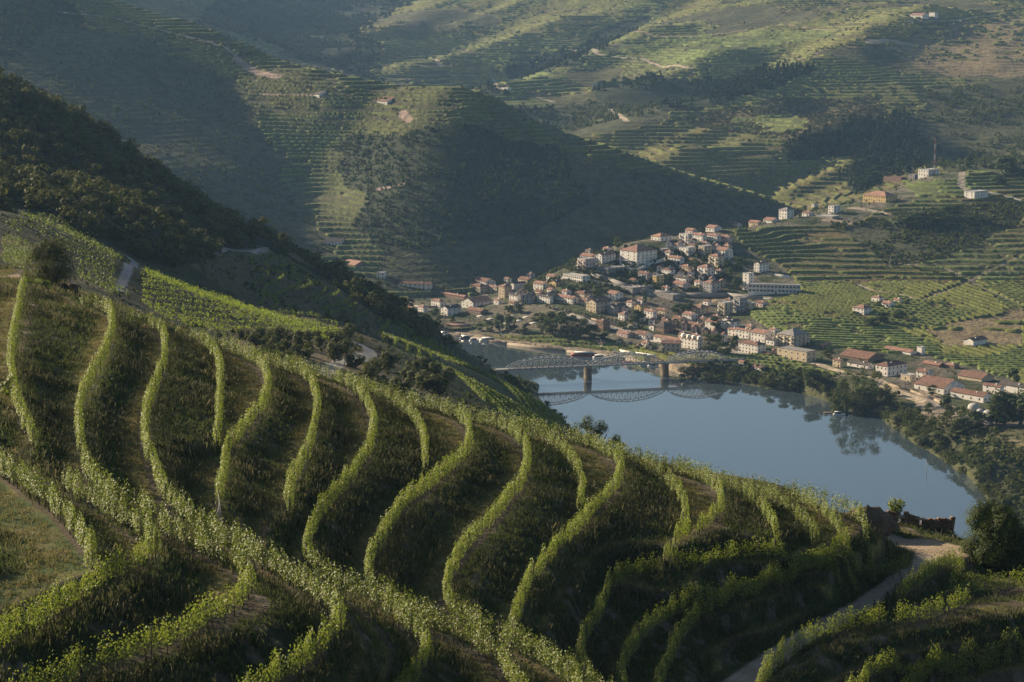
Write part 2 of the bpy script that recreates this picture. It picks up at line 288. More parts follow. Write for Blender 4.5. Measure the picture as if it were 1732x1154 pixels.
# natural unevenness
far = KK >= 3
amp = np.where(KK == 0, 0.0, np.where(KK == 4, 1.0, np.where(KK == 3, .55, np.where(KK == 1, .10, .3))))
Z = Z + amp * ((fbm(X / 260, Y / 260, 4, 3) - .5) * 23 + (fbm(X / 60, Y / 60, 3, 9) - .5) * 6) * sstep(8, 40, Z)
ZS = Z.copy()
U, V = proj(X, Y, ZS)
POLY = [ # hill, kind, outline in survey pixels
 (4,'wood',[(380,-20),(660,-20),(700,0),(600,60),(640,90),(640,140),(560,120),(400,60),(330,40)]),
 (4,'wood',[(600,150),(730,178),(790,168),(850,135),(880,110),(960,85),(1085,25),(1105,35),(990,100),(900,140),(850,172),(920,180),(1000,195),(960,265),(900,228),(800,205),(690,165)]),
 (4,'wood',[(1000,150),(1100,125),(1160,140),(1250,130),(1330,115),(1390,118),(1300,150),(1200,180),(1150,190),(1050,180),(1000,175)]),
 (4,'scrub',[(960,180),(1050,170),(1150,190),(1100,215),(1020,235),(960,240)]),
 (4,'olive',[(1140,205),(1250,178),(1450,168),(1500,180),(1480,225),(1400,235),(1340,245),(1300,230),(1250,225),(1180,215)]),
 (4,'wood',[(1330,250),(1400,222),(1480,200),(1530,195),(1570,230),(1570,285),(1500,300),(1450,335),(1425,305),(1440,272),(1340,272)]),
 (4,'scrub',[(1560,150),(1800,130),(1800,300),(1570,290),(1550,220)]),
 (4,'dry',[(1500,80),(1620,40),(1800,30),(1800,120),(1620,130),(1540,105)]),
 (4,'green',[(985,88),(1150,66),(1380,48),(1420,60),(1250,88),(1160,84),(1060,98)]),
 (4,'green',[(1090,95),(1240,78),(1330,88),(1250,115),(1130,112)]),
 (4,'green',[(830,135),(960,125),(960,150),(860,155)]),
 (4,'green',[(830,160),(920,162),(930,178),(860,180)]),
 (4,'green',[(1230,205),(1320,190),(1380,215),(1300,225)]),
 (3,'wood',[(-20,0),(100,0),(170,60),(160,120),(120,240),(-20,240)]),
 (3,'scrub',[(100,40),(240,70),(420,160),(480,300),(560,430),(200,430),(0,300),(0,120)]),
 (3,'wood',[(680,225),(790,210),(960,260),(990,340),(900,400),(640,430),(600,380),(620,330),(560,290),(600,240)]),
 (3,'scrub',[(960,260),(1350,350),(1350,420),(900,480),(640,500),(640,430),(900,400),(990,340)]),
 (2,'town',[(690,470),(760,480),(800,500),(900,470),(1000,420),(1110,390),(1240,380),(1260,420),(1350,470),(1350,500),(1260,520),(1300,560),(1400,590),(1560,600),(1732,650),(1732,720),(1640,720),(1480,660),(1300,600),(1150,600),(1000,575),(690,560)]),
 (2,'town',[(1240,395),(1240,375),(1330,355),(1430,345),(1480,315),(1620,270),(1640,300),(1520,350),(1440,380),(1300,385)]),
 (2,'dirt',[(690,545),(860,576),(960,588),(1080,603),(1210,625),(1200,650),(1060,615),(690,575)]),
 (2,'scrub',[(1200,615),(1420,640),(1520,665),(1732,770),(1800,980),(1690,900),(1540,760),(1400,710),(1150,655)]),
 (2,'scrub',[(1400,380),(1732,340),(1732,380),(1600,440),(1500,455),(1440,400)]),
 (2,'green',[(1525,310),(1640,300),(1660,335),(1560,340)]),
 (2,'dry',[(1560,560),(1732,520),(1732,585),(1600,590)]),
 (2,'dirt',[(1560,650),(1640,700),(1610,730),(1540,690)]),
 (2,'scrub',[(960,440),(1060,420),(1240,420),(1260,470),(1150,500),(980,490),(880,520),(870,500)]),
]
KIND = {'vine':0,'green':1,'wood':2,'scrub':3,'olive':4,'dry':5,'town':6,'dirt':7,'rock':8,'grass':9,'road':10}
wu, wv = (fbm(X / 45, Y / 45, 3, 31) - .5) * 26, (fbm(X / 45, Y / 45, 3, 47) - .5) * 12   # ragged edges
LU = np.zeros(X.shape, np.int8)
LU[KK == 1] = KIND['grass']; LU[KK == 0] = KIND['grass']
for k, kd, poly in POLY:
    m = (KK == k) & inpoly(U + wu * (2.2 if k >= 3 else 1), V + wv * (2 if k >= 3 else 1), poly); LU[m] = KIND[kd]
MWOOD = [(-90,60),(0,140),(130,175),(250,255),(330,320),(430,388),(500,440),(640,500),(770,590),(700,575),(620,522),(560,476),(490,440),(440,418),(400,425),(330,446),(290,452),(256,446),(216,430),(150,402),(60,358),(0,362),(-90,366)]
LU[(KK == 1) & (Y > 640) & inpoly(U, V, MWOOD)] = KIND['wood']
MTER = [(330,430),(440,415),(490,440),(560,482),(625,530),(640,560),(560,552),(470,540),(400,505),(350,470)]
MSPUR = [(636,540),(690,548),(770,600),(860,652),(975,720),(955,740),(900,728),(840,715),(780,690),(700,640),(650,600)]
sh_ = (R2 > 400) & (ZS < 1.0) & (LU != 7); LU[sh_] = KIND['scrub']
LU[(KK == 2) & (ZS < 3.5) & (LU == 0)] = KIND['scrub']
# ---- terraces
cidR, edR = worley(X / 210 + (fbm(X / 120, Y / 120, 2, 5) - .5), Y / 150 + (fbm(X / 120, Y / 120, 2, 6) - .5), 3)
cidT, edT = worley(X / 75 + .5 * (fbm(X / 50, Y / 50, 2, 5) - .5), Y / 95, 13)
VM = np.zeros(X.shape, np.float32)          # where vines stand
TH = np.array(FGL)
def fg_terrace(z):
    o = z.copy(); t = np.zeros(z.shape)
    for a, b in zip(TH[:-1], TH[1:]):
        m = (z <= a) & (z > b); s = (a - z[m]) / (a - b)
        bank = sstep(.05, .60, s) * .86; o[m] = a - (a - b) * (bank + .14 * np.clip((s - .0) / 1.0, 0, 1)); t[m] = s
    return o, t
near = (KK == 0) & (R2 < 400) & (R2 > 60)
FT = np.zeros(X.shape)
zz, tt = fg_terrace(Z[near]); 
w_ = sstep(60, 100, R2[near]) * (X[near] < 85 + 0 * Z[near])
Z[near] = Z[near] + (zz - Z[near]) * np.clip(w_ + .0, 0, 1); FT[near] = tt
Z[near] += (fbm(X[near] / 2.2, Y[near] / 2.2, 3, 71) - .5) * .5 * np.exp(-((tt - .35) / .25) ** 2)
# the farm track in the foreground: a level cut
TRK = np.array([ptz(u, v, z) for u, v, z in [(1470,900,208.2),(1500,906,208),(1535,916,207.8),(1568,930,207.4),(1562,955,207.6),(1530,975,207.6),(1463,1022,207.6),(1405,1054,207.6),(1347,1086,207.6),(1290,1126,207.6),(1250,1154,207.6),(1215,1190,207.6)]])
def seg_dz(x, y, P):
    best = np.full(x.shape, 1e9); zo = np.zeros(x.shape)
    for a, b in zip(P[:-1], P[1:]):
        dx, dy = b[0] - a[0], b[1] - a[1]; t = np.clip(((x - a[0]) * dx + (y - a[1]) * dy) / (dx * dx + dy * dy), 0, 1)
        d = np.hypot(x - a[0] - t * dx, y - a[1] - t * dy); m = d < best; zo = np.where(m, a[2] + (b[2] - a[2]) * t, zo); best = np.minimum(best, d)
    return best, zo
m = near & (X > 5) & (X < 90) & (Y > 150)
d, zo = seg_dz(X[m], Y[m], TRK); w = 1 - sstep(1.8, 3.3, d); Z[m] = Z[m] + (zo - Z[m]) * w; FT[m] = np.where(d < 2.6, .5, FT[m])
PAD = ptz(1575, 928, 207.6); d = np.hypot(X[m] - PAD[0], Y[m] - PAD[1]); w = 1 - sstep(4.5, 8, d); Z[m] = Z[m] + (PAD[2] - Z[m]) * w
def terr(mask, step, blend, lip=.42, vw=(.44, .82)):
    z = ZS[mask]; q = z / step + (fbm(X[mask] / 90, Y[mask] / 90, 2, 77) - .5) * .9
    n = np.floor(q); f = q - n
    prof = np.where(f < lip, f / lip * .82, .82 + (f - lip) / (1 - lip) * .18)
    Z[mask] = ZS[mask] + (prof - f) * step * blend
    v = ((f > vw[0]) & (f < vw[1])).astype(np.float32)
    return v, n, f
NZ = fbm(X / 16, Y / 16, 3, 90)
for k, step, cid in ((4, 4.2, cidR), (3, 4.2, cidR), (2, 2.6, cidT)):
    m = (KK == k) & ((LU == 0) | (LU == 1) | (LU == 5) | (LU == 4)) & (ZS > 3)
    if m.any():
        v, n, f = terr(m, step, .8)
        gap = hash2(n, np.floor(X[m] / 60), 4) > .05
        VM[m] = v * gap * (NZ[m] > .27)
        VM[m] *= np.where(LU[m] == 5, NZ[m] > .56, 1) * np.where(LU[m] == 4, 0, 1)
        if k == 4: VM[m] *= (cid[m] > .10)
    m2 = (KK == k) & ((LU == 3) | (LU == 2)) & (ZS > 3)
    if m2.any(): terr(m2, step * 1.1, .35)
m = (KK == 1) & (LU == 9) & (Y > 700) & inpoly(U, V, MTER)
if m.any(): terr(m, 4.2, .9)
Z[(R2 > 400) & (ZS < 3)] = np.minimum(Z[(R2 > 400) & (ZS < 3)], ZS[(R2 > 400) & (ZS < 3)])
m = (KK == 2) & ((LU == 0) | (LU == 1)) & (ZS < 34) & (ZS > 4)
aa = (np.round(cidT[m] * 3) * .35 + .1); qq = (X[m] * np.sin(aa) + Y[m] * np.cos(aa)) / 8.5; VM[m] = ((qq - np.floor(qq)) < .55) & (NZ[m] > .28); Z[m] = ZS[m]
# ---- height look-up used to stand everything on the ground
def grid_ix(x, y):
    r = np.hypot(x, y); a = np.arctan2(x, y)
    return np.clip(np.interp(r, RR, np.arange(NR)), 0, NR - 1.001), np.clip(np.interp(a, AZ, np.arange(NA)), 0, NA - 1.001)
def look(G, x, y):
    x = np.asarray(x, float); y = np.asarray(y, float)
    i, j = grid_ix(x, y); i0 = i.astype(int); j0 = j.astype(int); a = i - i0; b = j - j0
    return (G[i0, j0] * (1 - a) + G[i0 + 1, j0] * a) * (1 - b) + (G[i0, j0 + 1] * (1 - a) + G[i0 + 1, j0 + 1] * a) * b
def gz(x, y): return look(Z, x, y)
def hit(u, v, lo=None, hi=9000.):
    """where the sight line of survey pixel (u,v) meets the ground"""
    D = np.arange(lo if lo else 100., hi, 1.0)
    t = (CV - v) / F; yy = CP + t * SP; zc = -SP + t * CP
    x = (u - CU) / F / yy * D; z = CAMZ + zc / yy * D
    g = np.maximum(gz(x, D), 0.0); b = np.nonzero(z <= g)[0]
    if len(b) == 0: return None
    i = b[0]
    if i > 0:
        d0 = z[i - 1] - g[i - 1]; d1 = z[i] - g[i]; f = d0 / (d0 - d1 + 1e-9); Dh = D[i - 1] + f
    else: Dh = D[0]
    p = pt(u, v, Dh); return np.array([p[0], p[1], float(max(gz(p[0], p[1]), 0.0))])
# ---------------------------------------------------------------- materials
MATS = {}
def new_mat(name):
    m = bpy.data.materials.new(name); m.use_nodes = True; MATS[name] = m; return m
def N(m, t, **k):
    n = m.node_tree.nodes.new(t)
    for a, b in k.items(): setattr(n, a, b)
    return n
def Lk(m, a, b): m.node_tree.links.new(a, b)
def noise_mix(m, col_socket, scales, pos=None):
    """multiply a colour by a few octaves of position noise"""
    geo = N(m, 'ShaderNodeNewGeometry'); cur = col_socket
    for sc, lo, hi in scales:
        n = N(m, 'ShaderNodeTexNoise'); n.inputs['Scale'].default_value = sc; n.inputs['Detail'].default_value = 3
        Lk(m, geo.outputs['Position'], n.inputs['Vector'])
        r = N(m, 'ShaderNodeMapRange'); r.inputs[1].default_value = .3; r.inputs[2].default_value = .7; r.inputs[3].default_value = lo; r.inputs[4].default_value = hi
        Lk(m, n.outputs[0], r.inputs[0])
        x = N(m, 'ShaderNodeMix', data_type='RGBA', blend_type='MULTIPLY'); x.inputs[0].default_value = 1
        Lk(m, cur, x.inputs[6]); Lk(m, r.outputs[0], x.inputs[7]); cur = x.outputs[2]
    return cur, geo
def mat_ground(name, scales, bump=(1.0, .3), attr='Col'):
    m = new_mat(name); b = m.node_tree.nodes['Principled BSDF']; b.inputs['Roughness'].default_value = .95; b.inputs['Specular IOR Level'].default_value = .12
    a = N(m, 'ShaderNodeAttribute', attribute_name=attr)
    c, geo = noise_mix(m, a.outputs['Color'], scales); Lk(m, c, b.inputs['Base Color'])
    n = N(m, 'ShaderNodeTexNoise'); n.inputs['Scale'].default_value = bump[0]; n.inputs['Detail'].default_value = 4; Lk(m, geo.outputs['Position'], n.inputs['Vector'])
    bp = N(m, 'ShaderNodeBump'); bp.inputs['Distance'].default_value = bump[1]; bp.inputs['Strength'].default_value = .9; Lk(m, n.outputs[0], bp.inputs['Height']); Lk(m, bp.outputs[0], b.inputs['Normal'])
    return m
def mat_plain(name, col, rough=.8, spec=.3, scales=((.6, .8, 1.15), (6., .88, 1.1)), emit=None):
    m = new_mat(name); b = m.node_tree.nodes['Principled BSDF']; b.inputs['Roughness'].default_value = rough; b.inputs['Specular IOR Level'].default_value = spec
    v = N(m, 'ShaderNodeRGB'); v.outputs[0].default_value = (*col, 1)
    c, g = noise_mix(m, v.outputs[0], scales); Lk(m, c, b.inputs['Base Color']); return m
def mat_leaf(name, col, col2, trans=.45, rough=.45, spec=.5, scale=3.0):
    m = new_mat(name); b = m.node_tree.nodes['Principled BSDF']; out = m.node_tree.nodes['Material Output']
    b.inputs['Roughness'].default_value = rough; b.inputs['Specular IOR Level'].default_value = spec
    geo = N(m, 'ShaderNodeNewGeometry'); mx = N(m, 'ShaderNodeMix', data_type='RGBA'); mx.inputs[6].default_value = (*col, 1); mx.inputs[7].default_value = (*col2, 1)
    n = N(m, 'ShaderNodeTexNoise'); n.inputs['Scale'].default_value = scale; Lk(m, geo.outputs['Position'], n.inputs['Vector'])
    ad = N(m, 'ShaderNodeMath', operation='MULTIPLY_ADD'); Lk(m, geo.outputs['Random Per Island'], ad.inputs[0]); ad.inputs[1].default_value = .6
    s2 = N(m, 'ShaderNodeMath', operation='SUBTRACT'); Lk(m, n.outputs[0], s2.inputs[0]); s2.inputs[1].default_value = .25; Lk(m, s2.outputs[0], ad.inputs[2]); Lk(m, ad.outputs[0], mx.inputs[0])
    Lk(m, mx.outputs[2], b.inputs['Base Color'])
    tr = N(m, 'ShaderNodeBsdfTranslucent'); hs = N(m, 'ShaderNodeMix', data_type='RGBA', blend_type='MULTIPLY'); hs.inputs[0].default_value = 1
    Lk(m, mx.outputs[2], hs.inputs[6]); hs.inputs[7].default_value = (1.5, 1.55, .8, 1); Lk(m, hs.outputs[2], tr.inputs['Color'])
    ms = N(m, 'ShaderNodeMixShader'); ms.inputs[0].default_value = trans; Lk(m, b.outputs[0], ms.inputs[1]); Lk(m, tr.outputs[0], ms.inputs[2]); Lk(m, ms.outputs[0], out.inputs['Surface'])
    return m
M_NEAR = mat_ground('hillside_earth', [(.25, .75, 1.2), (2.5, .7, 1.25)], (6., .12))
M_MID = mat_ground('hillside_scrub', [(.04, .8, 1.2), (.5, .65, 1.3)], (.9, .5))
M_FAR = mat_ground('valley_ground', [(.01, .85, 1.15), (.09, .7, 1.3), (.35, .75, 1.25)], (.22, 1.6))
M_COV = mat_ground('vine_cover', [(.03, .8, 1.2), (.3, .65, 1.3)], (.4, 1.0))
M_WAT = new_mat('river_water')
b = M_WAT.node_tree.nodes['Principled BSDF']; b.inputs['Base Color'].default_value = (.05, .07, .085, 1); b.inputs['Roughness'].default_value = .03; b.inputs['IOR'].default_value = 2.5
g_ = N(M_WAT, 'ShaderNodeNewGeometry'); n1 = N(M_WAT, 'ShaderNodeTexNoise'); n1.inputs['Scale'].default_value = .35; n1.inputs['Detail'].default_value = 2
mp = N(M_WAT, 'ShaderNodeMapping'); mp.inputs['Scale'].default_value = (1, .45, 1); Lk(M_WAT, g_.outputs['Position'], mp.inputs[0]); Lk(M_WAT, mp.outputs[0], n1.inputs['Vector'])
bp = N(M_WAT, 'ShaderNodeBump'); bp.inputs['Distance'].default_value = .02; n2 = N(M_WAT, 'ShaderNodeTexNoise'); n2.inputs['Scale'].default_value = .012; Lk(M_WAT, mp.outputs[0], n2.inputs['Vector']); r2 = N(M_WAT, 'ShaderNodeMapRange'); r2.inputs[1].default_value = .45; r2.inputs[2].default_value = .65; r2.inputs[3].default_value = .10; r2.inputs[4].default_value = .7; Lk(M_WAT, n2.outputs[0], r2.inputs[0]); Lk(M_WAT, r2.outputs[0], bp.inputs['Strength']); Lk(M_WAT, n1.outputs[0], bp.inputs['Height']); Lk(M_WAT, bp.outputs[0], b.inputs['Normal'])

# ---------------------------------------------------------------- mesh helpers
def mesh_np(name, V3, Fq, mat, smooth=False, attr=None, parent=None, link=True, mats=None, mi=None):
    me = bpy.data.meshes.new(name); V3 = np.ascontiguousarray(V3, np.float32); Fq = np.ascontiguousarray(Fq, np.int32)
    nf, k = Fq.shape
    me.vertices.add(len(V3)); me.vertices.foreach_set('co', V3.ravel())
    me.loops.add(nf * k); me.loops.foreach_set('vertex_index', Fq.ravel())
    me.polygons.add(nf); me.polygons.foreach_set('loop_start', np.arange(0, nf * k, k, dtype=np.int32)); me.polygons.foreach_set('loop_total', np.full(nf, k, np.int32))
    for m_ in (mats or [mat]): me.materials.append(m_)
    if mi is not None: me.polygons.foreach_set('material_index', np.ascontiguousarray(mi, np.int32))
    me.update(calc_edges=True)
    if smooth: me.polygons.foreach_set('use_smooth', np.ones(nf, bool))
    if attr is not None:
        a = me.color_attributes.new('Col', 'FLOAT_COLOR', 'POINT'); c = np.ones((len(V3), 4), np.float32); c[:, :3] = attr; a.data.foreach_set('color', c.ravel())
    o = bpy.data.objects.new(name, me)
    if link: COL.objects.link(o)
    if parent: o.parent = parent
    return o
def props(o, label=None, cat=None, group=None, kind=None):
    for k, v in (('label', label), ('category', cat), ('group', group), ('kind', kind)):
        if v: o[k] = v
    return o

# ---------------------------------------------------------------- ground colours (albedo) and the ground itself
C = np.zeros(X.shape + (3,), np.float32)
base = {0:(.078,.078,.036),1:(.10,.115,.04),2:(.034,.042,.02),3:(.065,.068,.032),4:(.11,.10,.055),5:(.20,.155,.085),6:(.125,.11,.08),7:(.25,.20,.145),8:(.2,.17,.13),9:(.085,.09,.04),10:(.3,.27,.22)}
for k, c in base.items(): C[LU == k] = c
tint = cidR[..., None] * np.array([.035, .018, .004]) * 1.0
m = (KK == 4) & ((LU == 0) | (LU == 4)); C[m] += (tint[m] + (edR[m] < .035)[:, None] * np.array([.08, .06, .04]))
m = (KK == 2) & (LU == 0); C[m] += cidT[m][:, None] * np.array([.06, .025, .01]) + (edT[m] < .03)[:, None] * np.array([.06, .045, .03])
m = (LU == 6); gn_ = sstep(.46, .58, fbm(X[m] / 22, Y[m] / 22, 4, 44))[:, None]; C[m] = C[m] + (np.array([.055, .065, .028]) - C[m]) * gn_
m = (KK == 1) & (LU == 9); gn_ = fbm(X[m] / 30, Y[m] / 30, 4, 45)[:, None]; C[m] = np.array([.055, .06, .028]) + (np.array([.14, .11, .06]) - np.array([.055, .06, .028])) * sstep(.5, .68, gn_)
m = (KK == 1) & (inpoly(U, V, MTER) & (Y > 700)); C[m] = np.array([.10, .095, .05])
m = (KK == 1) & (inpoly(U, V, MSPUR) & (Y > 600)); C[m] = np.array([.085, .09, .038])
# foreground: soil strip behind each row, golden bench grass, golder where sun falls, bank growth darkened to deepen shade
m = near
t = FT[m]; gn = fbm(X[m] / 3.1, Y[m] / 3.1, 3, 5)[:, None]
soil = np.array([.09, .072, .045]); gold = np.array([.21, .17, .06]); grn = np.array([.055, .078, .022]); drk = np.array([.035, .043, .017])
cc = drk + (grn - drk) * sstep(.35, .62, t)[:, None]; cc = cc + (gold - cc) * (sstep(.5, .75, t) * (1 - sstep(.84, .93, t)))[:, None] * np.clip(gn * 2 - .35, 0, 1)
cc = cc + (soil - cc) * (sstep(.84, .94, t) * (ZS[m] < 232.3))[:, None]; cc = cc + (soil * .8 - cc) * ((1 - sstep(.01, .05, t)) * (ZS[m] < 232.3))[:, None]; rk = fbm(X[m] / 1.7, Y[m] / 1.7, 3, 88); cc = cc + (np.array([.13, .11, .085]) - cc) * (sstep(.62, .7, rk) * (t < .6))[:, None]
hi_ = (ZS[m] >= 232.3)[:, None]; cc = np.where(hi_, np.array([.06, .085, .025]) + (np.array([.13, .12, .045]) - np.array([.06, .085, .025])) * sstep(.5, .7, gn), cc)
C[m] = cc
ROADS = []   # (pixels, half width m, colour, hill)
ROADS += [([(1480,903),(1530,916),(1575,930),(1562,955),(1530,975),(1463,1022),(1405,1054),(1347,1086),(1290,1126),(1250,1154),(1215,1190)], 1.5, (.33,.27,.2), 0),
 ([(1560,925),(1600,935)], 3.2, (.33,.25,.17), 0), ([(-40,470),(0,470),(34,466)], 1.5, (.32,.23,.16), 0)]
ROADS += [([(203,492),(207,478),(216,458),(228,444),(216,434)], 1.4, (.26,.26,.27), 1), ([(562,572),(575,574)], 2, (.33,.3,.26), 1),
 ([(604,580),(622,590),(628,598),(612,606),(590,612),(560,622),(545,640)], 2.2, (.33,.3,.26), 1), ([(732,620),(745,628),(752,634)], 3, (.3,.25,.19), 1),
 ([(338,425),(380,420),(430,426),(450,420)], 1.6, (.28,.26,.23), 1), ([(478,660),(520,640)], 1.5, (.28,.24,.2), 1)]
ROADS += [([(835,135),(838,148),(860,155)], 5, (.36,.3,.22), 4), ([(975,85),(1010,92),(1060,98),(1085,100)], 5, (.36,.3,.22), 4), ([(1088,100),(1160,115),(1200,120)], 4, (.34,.28,.2), 4),
 ([(735,100),(745,112)], 5, (.36,.3,.22), 4), ([(910,165),(935,172)], 5, (.36,.3,.22), 4), ([(1030,185),(1060,205)], 4, (.36,.3,.22), 4), ([(960,82),(1110,62),(1330,42),(1480,45)], 3.5, (.3,.22,.16), 4),
 ([(1470,72),(1500,68),(1540,75)], 9, (.36,.29,.2), 4), ([(1480,30),(1560,38),(1640,30),(1720,20)], 4, (.33,.27,.2), 4),
 ([(640,320),(655,318),(680,312)], 4, (.25,.19,.15), 3), ([(100,20),(190,30),(270,50),(380,80),(430,115)], 2.5, (.28,.22,.16), 3), ([(400,100),(440,125),(470,130)], 6, (.3,.22,.17), 3), ([(680,190),(692,205)], 5, (.3,.22,.17), 3), ([(440,160),(560,165)], 2, (.25,.19,.15), 3),
 ([(1452,482),(1475,492),(1520,498),(1555,508)], 3, (.30,.25,.18), 2), ([(1560,508),(1640,475),(1732,430)], 2, (.24,.2,.14), 2), ([(1640,475),(1700,505),(1732,520)], 2, (.24,.2,.14), 2), ([(1640,475),(1600,455),(1520,445)], 2, (.24,.2,.14), 2),
 ([(1630,290),(1625,315),(1640,325)], 4, (.3,.26,.2), 2), ([(1670,325),(1700,332),(1732,340)], 4, (.36,.34,.3), 2), ([(1440,352),(1480,358),(1500,362)], 5, (.33,.27,.2), 2), ([(1400,372),(1440,378)], 7, (.33,.25,.18), 2),
 ([(1060,485),(1100,498),(1160,500),(1250,498),(1300,505)], 3.2, (.34,.31,.27), 2), ([(950,470),(1010,478),(1060,485)], 3.5, (.34,.31,.27), 2), ([(1160,522),(1210,508),(1250,510)], 4, (.3,.23,.15), 2),
 ([(1550,668),(1600,690),(1650,712),(1700,735),(1760,760)], 4, (.24,.21,.18), 2), ([(1380,615),(1440,632),(1500,655),(1560,678)], 4, (.36,.29,.2), 2),
 ([(950,528),(1000,545),(1060,560),(1120,580),(1200,585),(1260,600)], 4, (.33,.3,.26), 2), ([(1010,450),(1060,460),(1110,462)], 2.6, (.33,.3,.26), 2), ([(1230,440),(1262,455),(1285,460)], 2.4, (.3,.26,.2), 2)]
RP = []
for px, hw, colr, k in ROADS:
    P = [tuple(q) for q in (TRK if len(px) > 4 else [ptz(u, v, 207.4) for u, v in px])] if k == 0 and px[0][0] > 1000 else [hit(u, v, 120. if k == 0 else (430. if k == 1 else (1250. if k == 2 else 1800.)), 8000.) for u, v in px]; P = [p for p in P if p is not None]
    if len(P) < 2: continue
    P = np.array(P); RP.append((P, hw, colr, k))
    lo, hi = P[:, :2].min(0) - hw * 3, P[:, :2].max(0) + hw * 3
    m = (KK == k) & (X > lo[0]) & (X < hi[0]) & (Y > lo[1]) & (Y < hi[1])
    if not m.any(): continue
    d = seg_d(X[m], Y[m], [tuple(p[:2]) for p in P]); w = 1 - sstep(hw * .8, hw * 1.15, d)
    c_ = C[m]; C[m] = c_ + (np.array(colr) - c_) * w[:, None]; vm = VM[m]; vm[w > 0] = 0; VM[m] = vm
    l_ = LU[m]; l_[w > .3] = 10; LU[m] = l_
# houses in the far distance stand on cleared ground; now cut the sheet in bands
def band(name, r0, r1, mat, label=None):
    i0 = np.searchsorted(RR, r0); i1 = min(np.searchsorted(RR, r1), NR - 1)
    nr = i1 - i0 + 1; idx = np.arange(nr * NA).reshape(nr, NA)
    q = np.stack([idx[:-1, :-1], idx[:-1, 1:], idx[1:, 1:], idx[1:, :-1]], -1).reshape(-1, 4)[:, ::-1]
    sl = slice(i0, i1 + 1); P = np.stack([X[sl], Y[sl], Z[sl]], -1).reshape(-1, 3)
    o = mesh_np(name, P, q, mat, True, C[sl].reshape(-1, 3)); o['kind'] = 'structure'; return o
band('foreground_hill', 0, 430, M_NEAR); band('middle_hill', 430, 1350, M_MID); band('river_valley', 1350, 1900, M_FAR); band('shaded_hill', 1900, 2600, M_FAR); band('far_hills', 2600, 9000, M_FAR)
# vines on the distant terraces: a raised hedge sheet along every bench
def cover(name, r0, r1, hgt, colr, mat):
    i0 = np.searchsorted(RR, r0); i1 = min(np.searchsorted(RR, r1), NR - 1); sl = slice(i0, i1 + 1)
    vm = VM[sl]; nr = i1 - i0 + 1
    P = np.stack([X[sl], Y[sl], Z[sl] + np.where(vm > 0, hgt * (.75 + .5 * NZ[sl]), -.4)], -1).reshape(-1, 3)
    idx = np.arange(nr * NA).reshape(nr, NA); q = np.stack([idx[:-1, :-1], idx[:-1, 1:], idx[1:, 1:], idx[1:, :-1]], -1)
    any_ = (vm[:-1, :-1] + vm[:-1, 1:] + vm[1:, 1:] + vm[1:, :-1]) > 0; q = q[any_][:, ::-1]
    used = np.zeros(nr * NA, bool); used[q.ravel()] = True; mp_ = np.cumsum(used) - 1
    cid = np.where(KK[sl] == 2, cidT[sl], cidR[sl]).reshape(-1)[used][:, None]; lu = LU[sl].reshape(-1)[used][:, None]
    cc = np.array(colr) * (1 - .35 * cid) + cid * np.array([.022, .01, 0]); cc = np.where(lu == 1, cc * np.array([.95, 1.05, 1.]), cc)
    o = mesh_np(name, P[used], mp_[q], mat, True, cc); return o
o = cover('terrace_vines', 1350, 1900, 1.7, (.135, .165, .045), M_COV); props(o, 'vine rows along the terraces on the slope above and beside the riverside town', 'vines', kind='stuff')
o = cover('terrace_vines', 1900, 2600, 1.9, (.115, .138, .045), M_COV); props(o, 'bluish vine rows along the terraces of the large shaded hill behind the town', 'vines', kind='stuff')
o = cover('terrace_vines', 2600, 6000, 2.4, (.15, .168, .055), M_COV); props(o, 'hazy vine terraces covering the farthest hills at the top', 'vines', kind='stuff')
# river
RV = mesh_np('river', [(-1500, 700, 0), (900, 700, 0), (900, 2600, 0), (-1500, 2600, 0)], [[0, 1, 2, 3]], M_WAT); RV['kind'] = 'structure'
# ---------------------------------------------------------------- foliage tools
def leaf_quads(Pc, size, nrm=None, flat=.0, asp=.8, rg=rng):
    """kite-shaped leaves at points Pc; returns verts, quads"""
    n = len(Pc); 
    if nrm is None: nrm = rg.normal(size=(n, 3)) 
    nrm = nrm / (np.linalg.norm(nrm, axis=1, keepdims=True) + 1e-9)
    a = rg.normal(size=(n, 3)); t = np.cross(nrm, a); t /= np.linalg.norm(t, axis=1, keepdims=True) + 1e-9; b = np.cross(nrm, t)
    s = (size * (0.65 + .7 * rg.random(n)))[:, None] if np.ndim(size) == 0 else size[:, None]
    v = np.stack([Pc - t * s * .5, Pc + b * s * .5 * asp - t * s * .08 + nrm * s * .12, Pc + t * s * .5, Pc - b * s * .5 * asp - t * s * .08 + nrm * s * .12], 1).reshape(-1, 3)
    return v, np.arange(n * 4).reshape(n, 4)
def tube(P, R, k=6):
    """tapered tube along points P with radii R"""
    P = np.array(P, float); n = len(P); T = np.gradient(P, axis=0); T /= np.linalg.norm(T, axis=1, keepdims=True) + 1e-9
    ref = np.array([.9, .3, .2]); ref = ref if abs(T[0] @ ref) < .9 else np.array([0, 1., 0])
    A = np.cross(T, ref); A /= np.linalg.norm(A, axis=1, keepdims=True) + 1e-9; B = np.cross(T, A)
    ang = np.arange(k) * 2 * np.pi / k
    V = (P[:, None] + np.asarray(R, float)[:, None, None] * (A[:, None] * np.cos(ang)[None, :, None] + B[:, None] * np.sin(ang)[None, :, None])).reshape(-1, 3)
    i = np.arange(n - 1)[:, None] * k; j = np.arange(k)[None]; j2 = (j + 1) % k
    Fq = np.stack([i + j, i + j2, i + k + j2, i + k + j], -1).reshape(-1, 4)
    cap = np.array([[0, 1, 2, 3], [0, 3, 4, 5]]) if k == 6 else np.array([[0, 1, 2, 3]])
    return V, np.vstack([Fq, cap[:, ::-1], cap + (n - 1) * k])
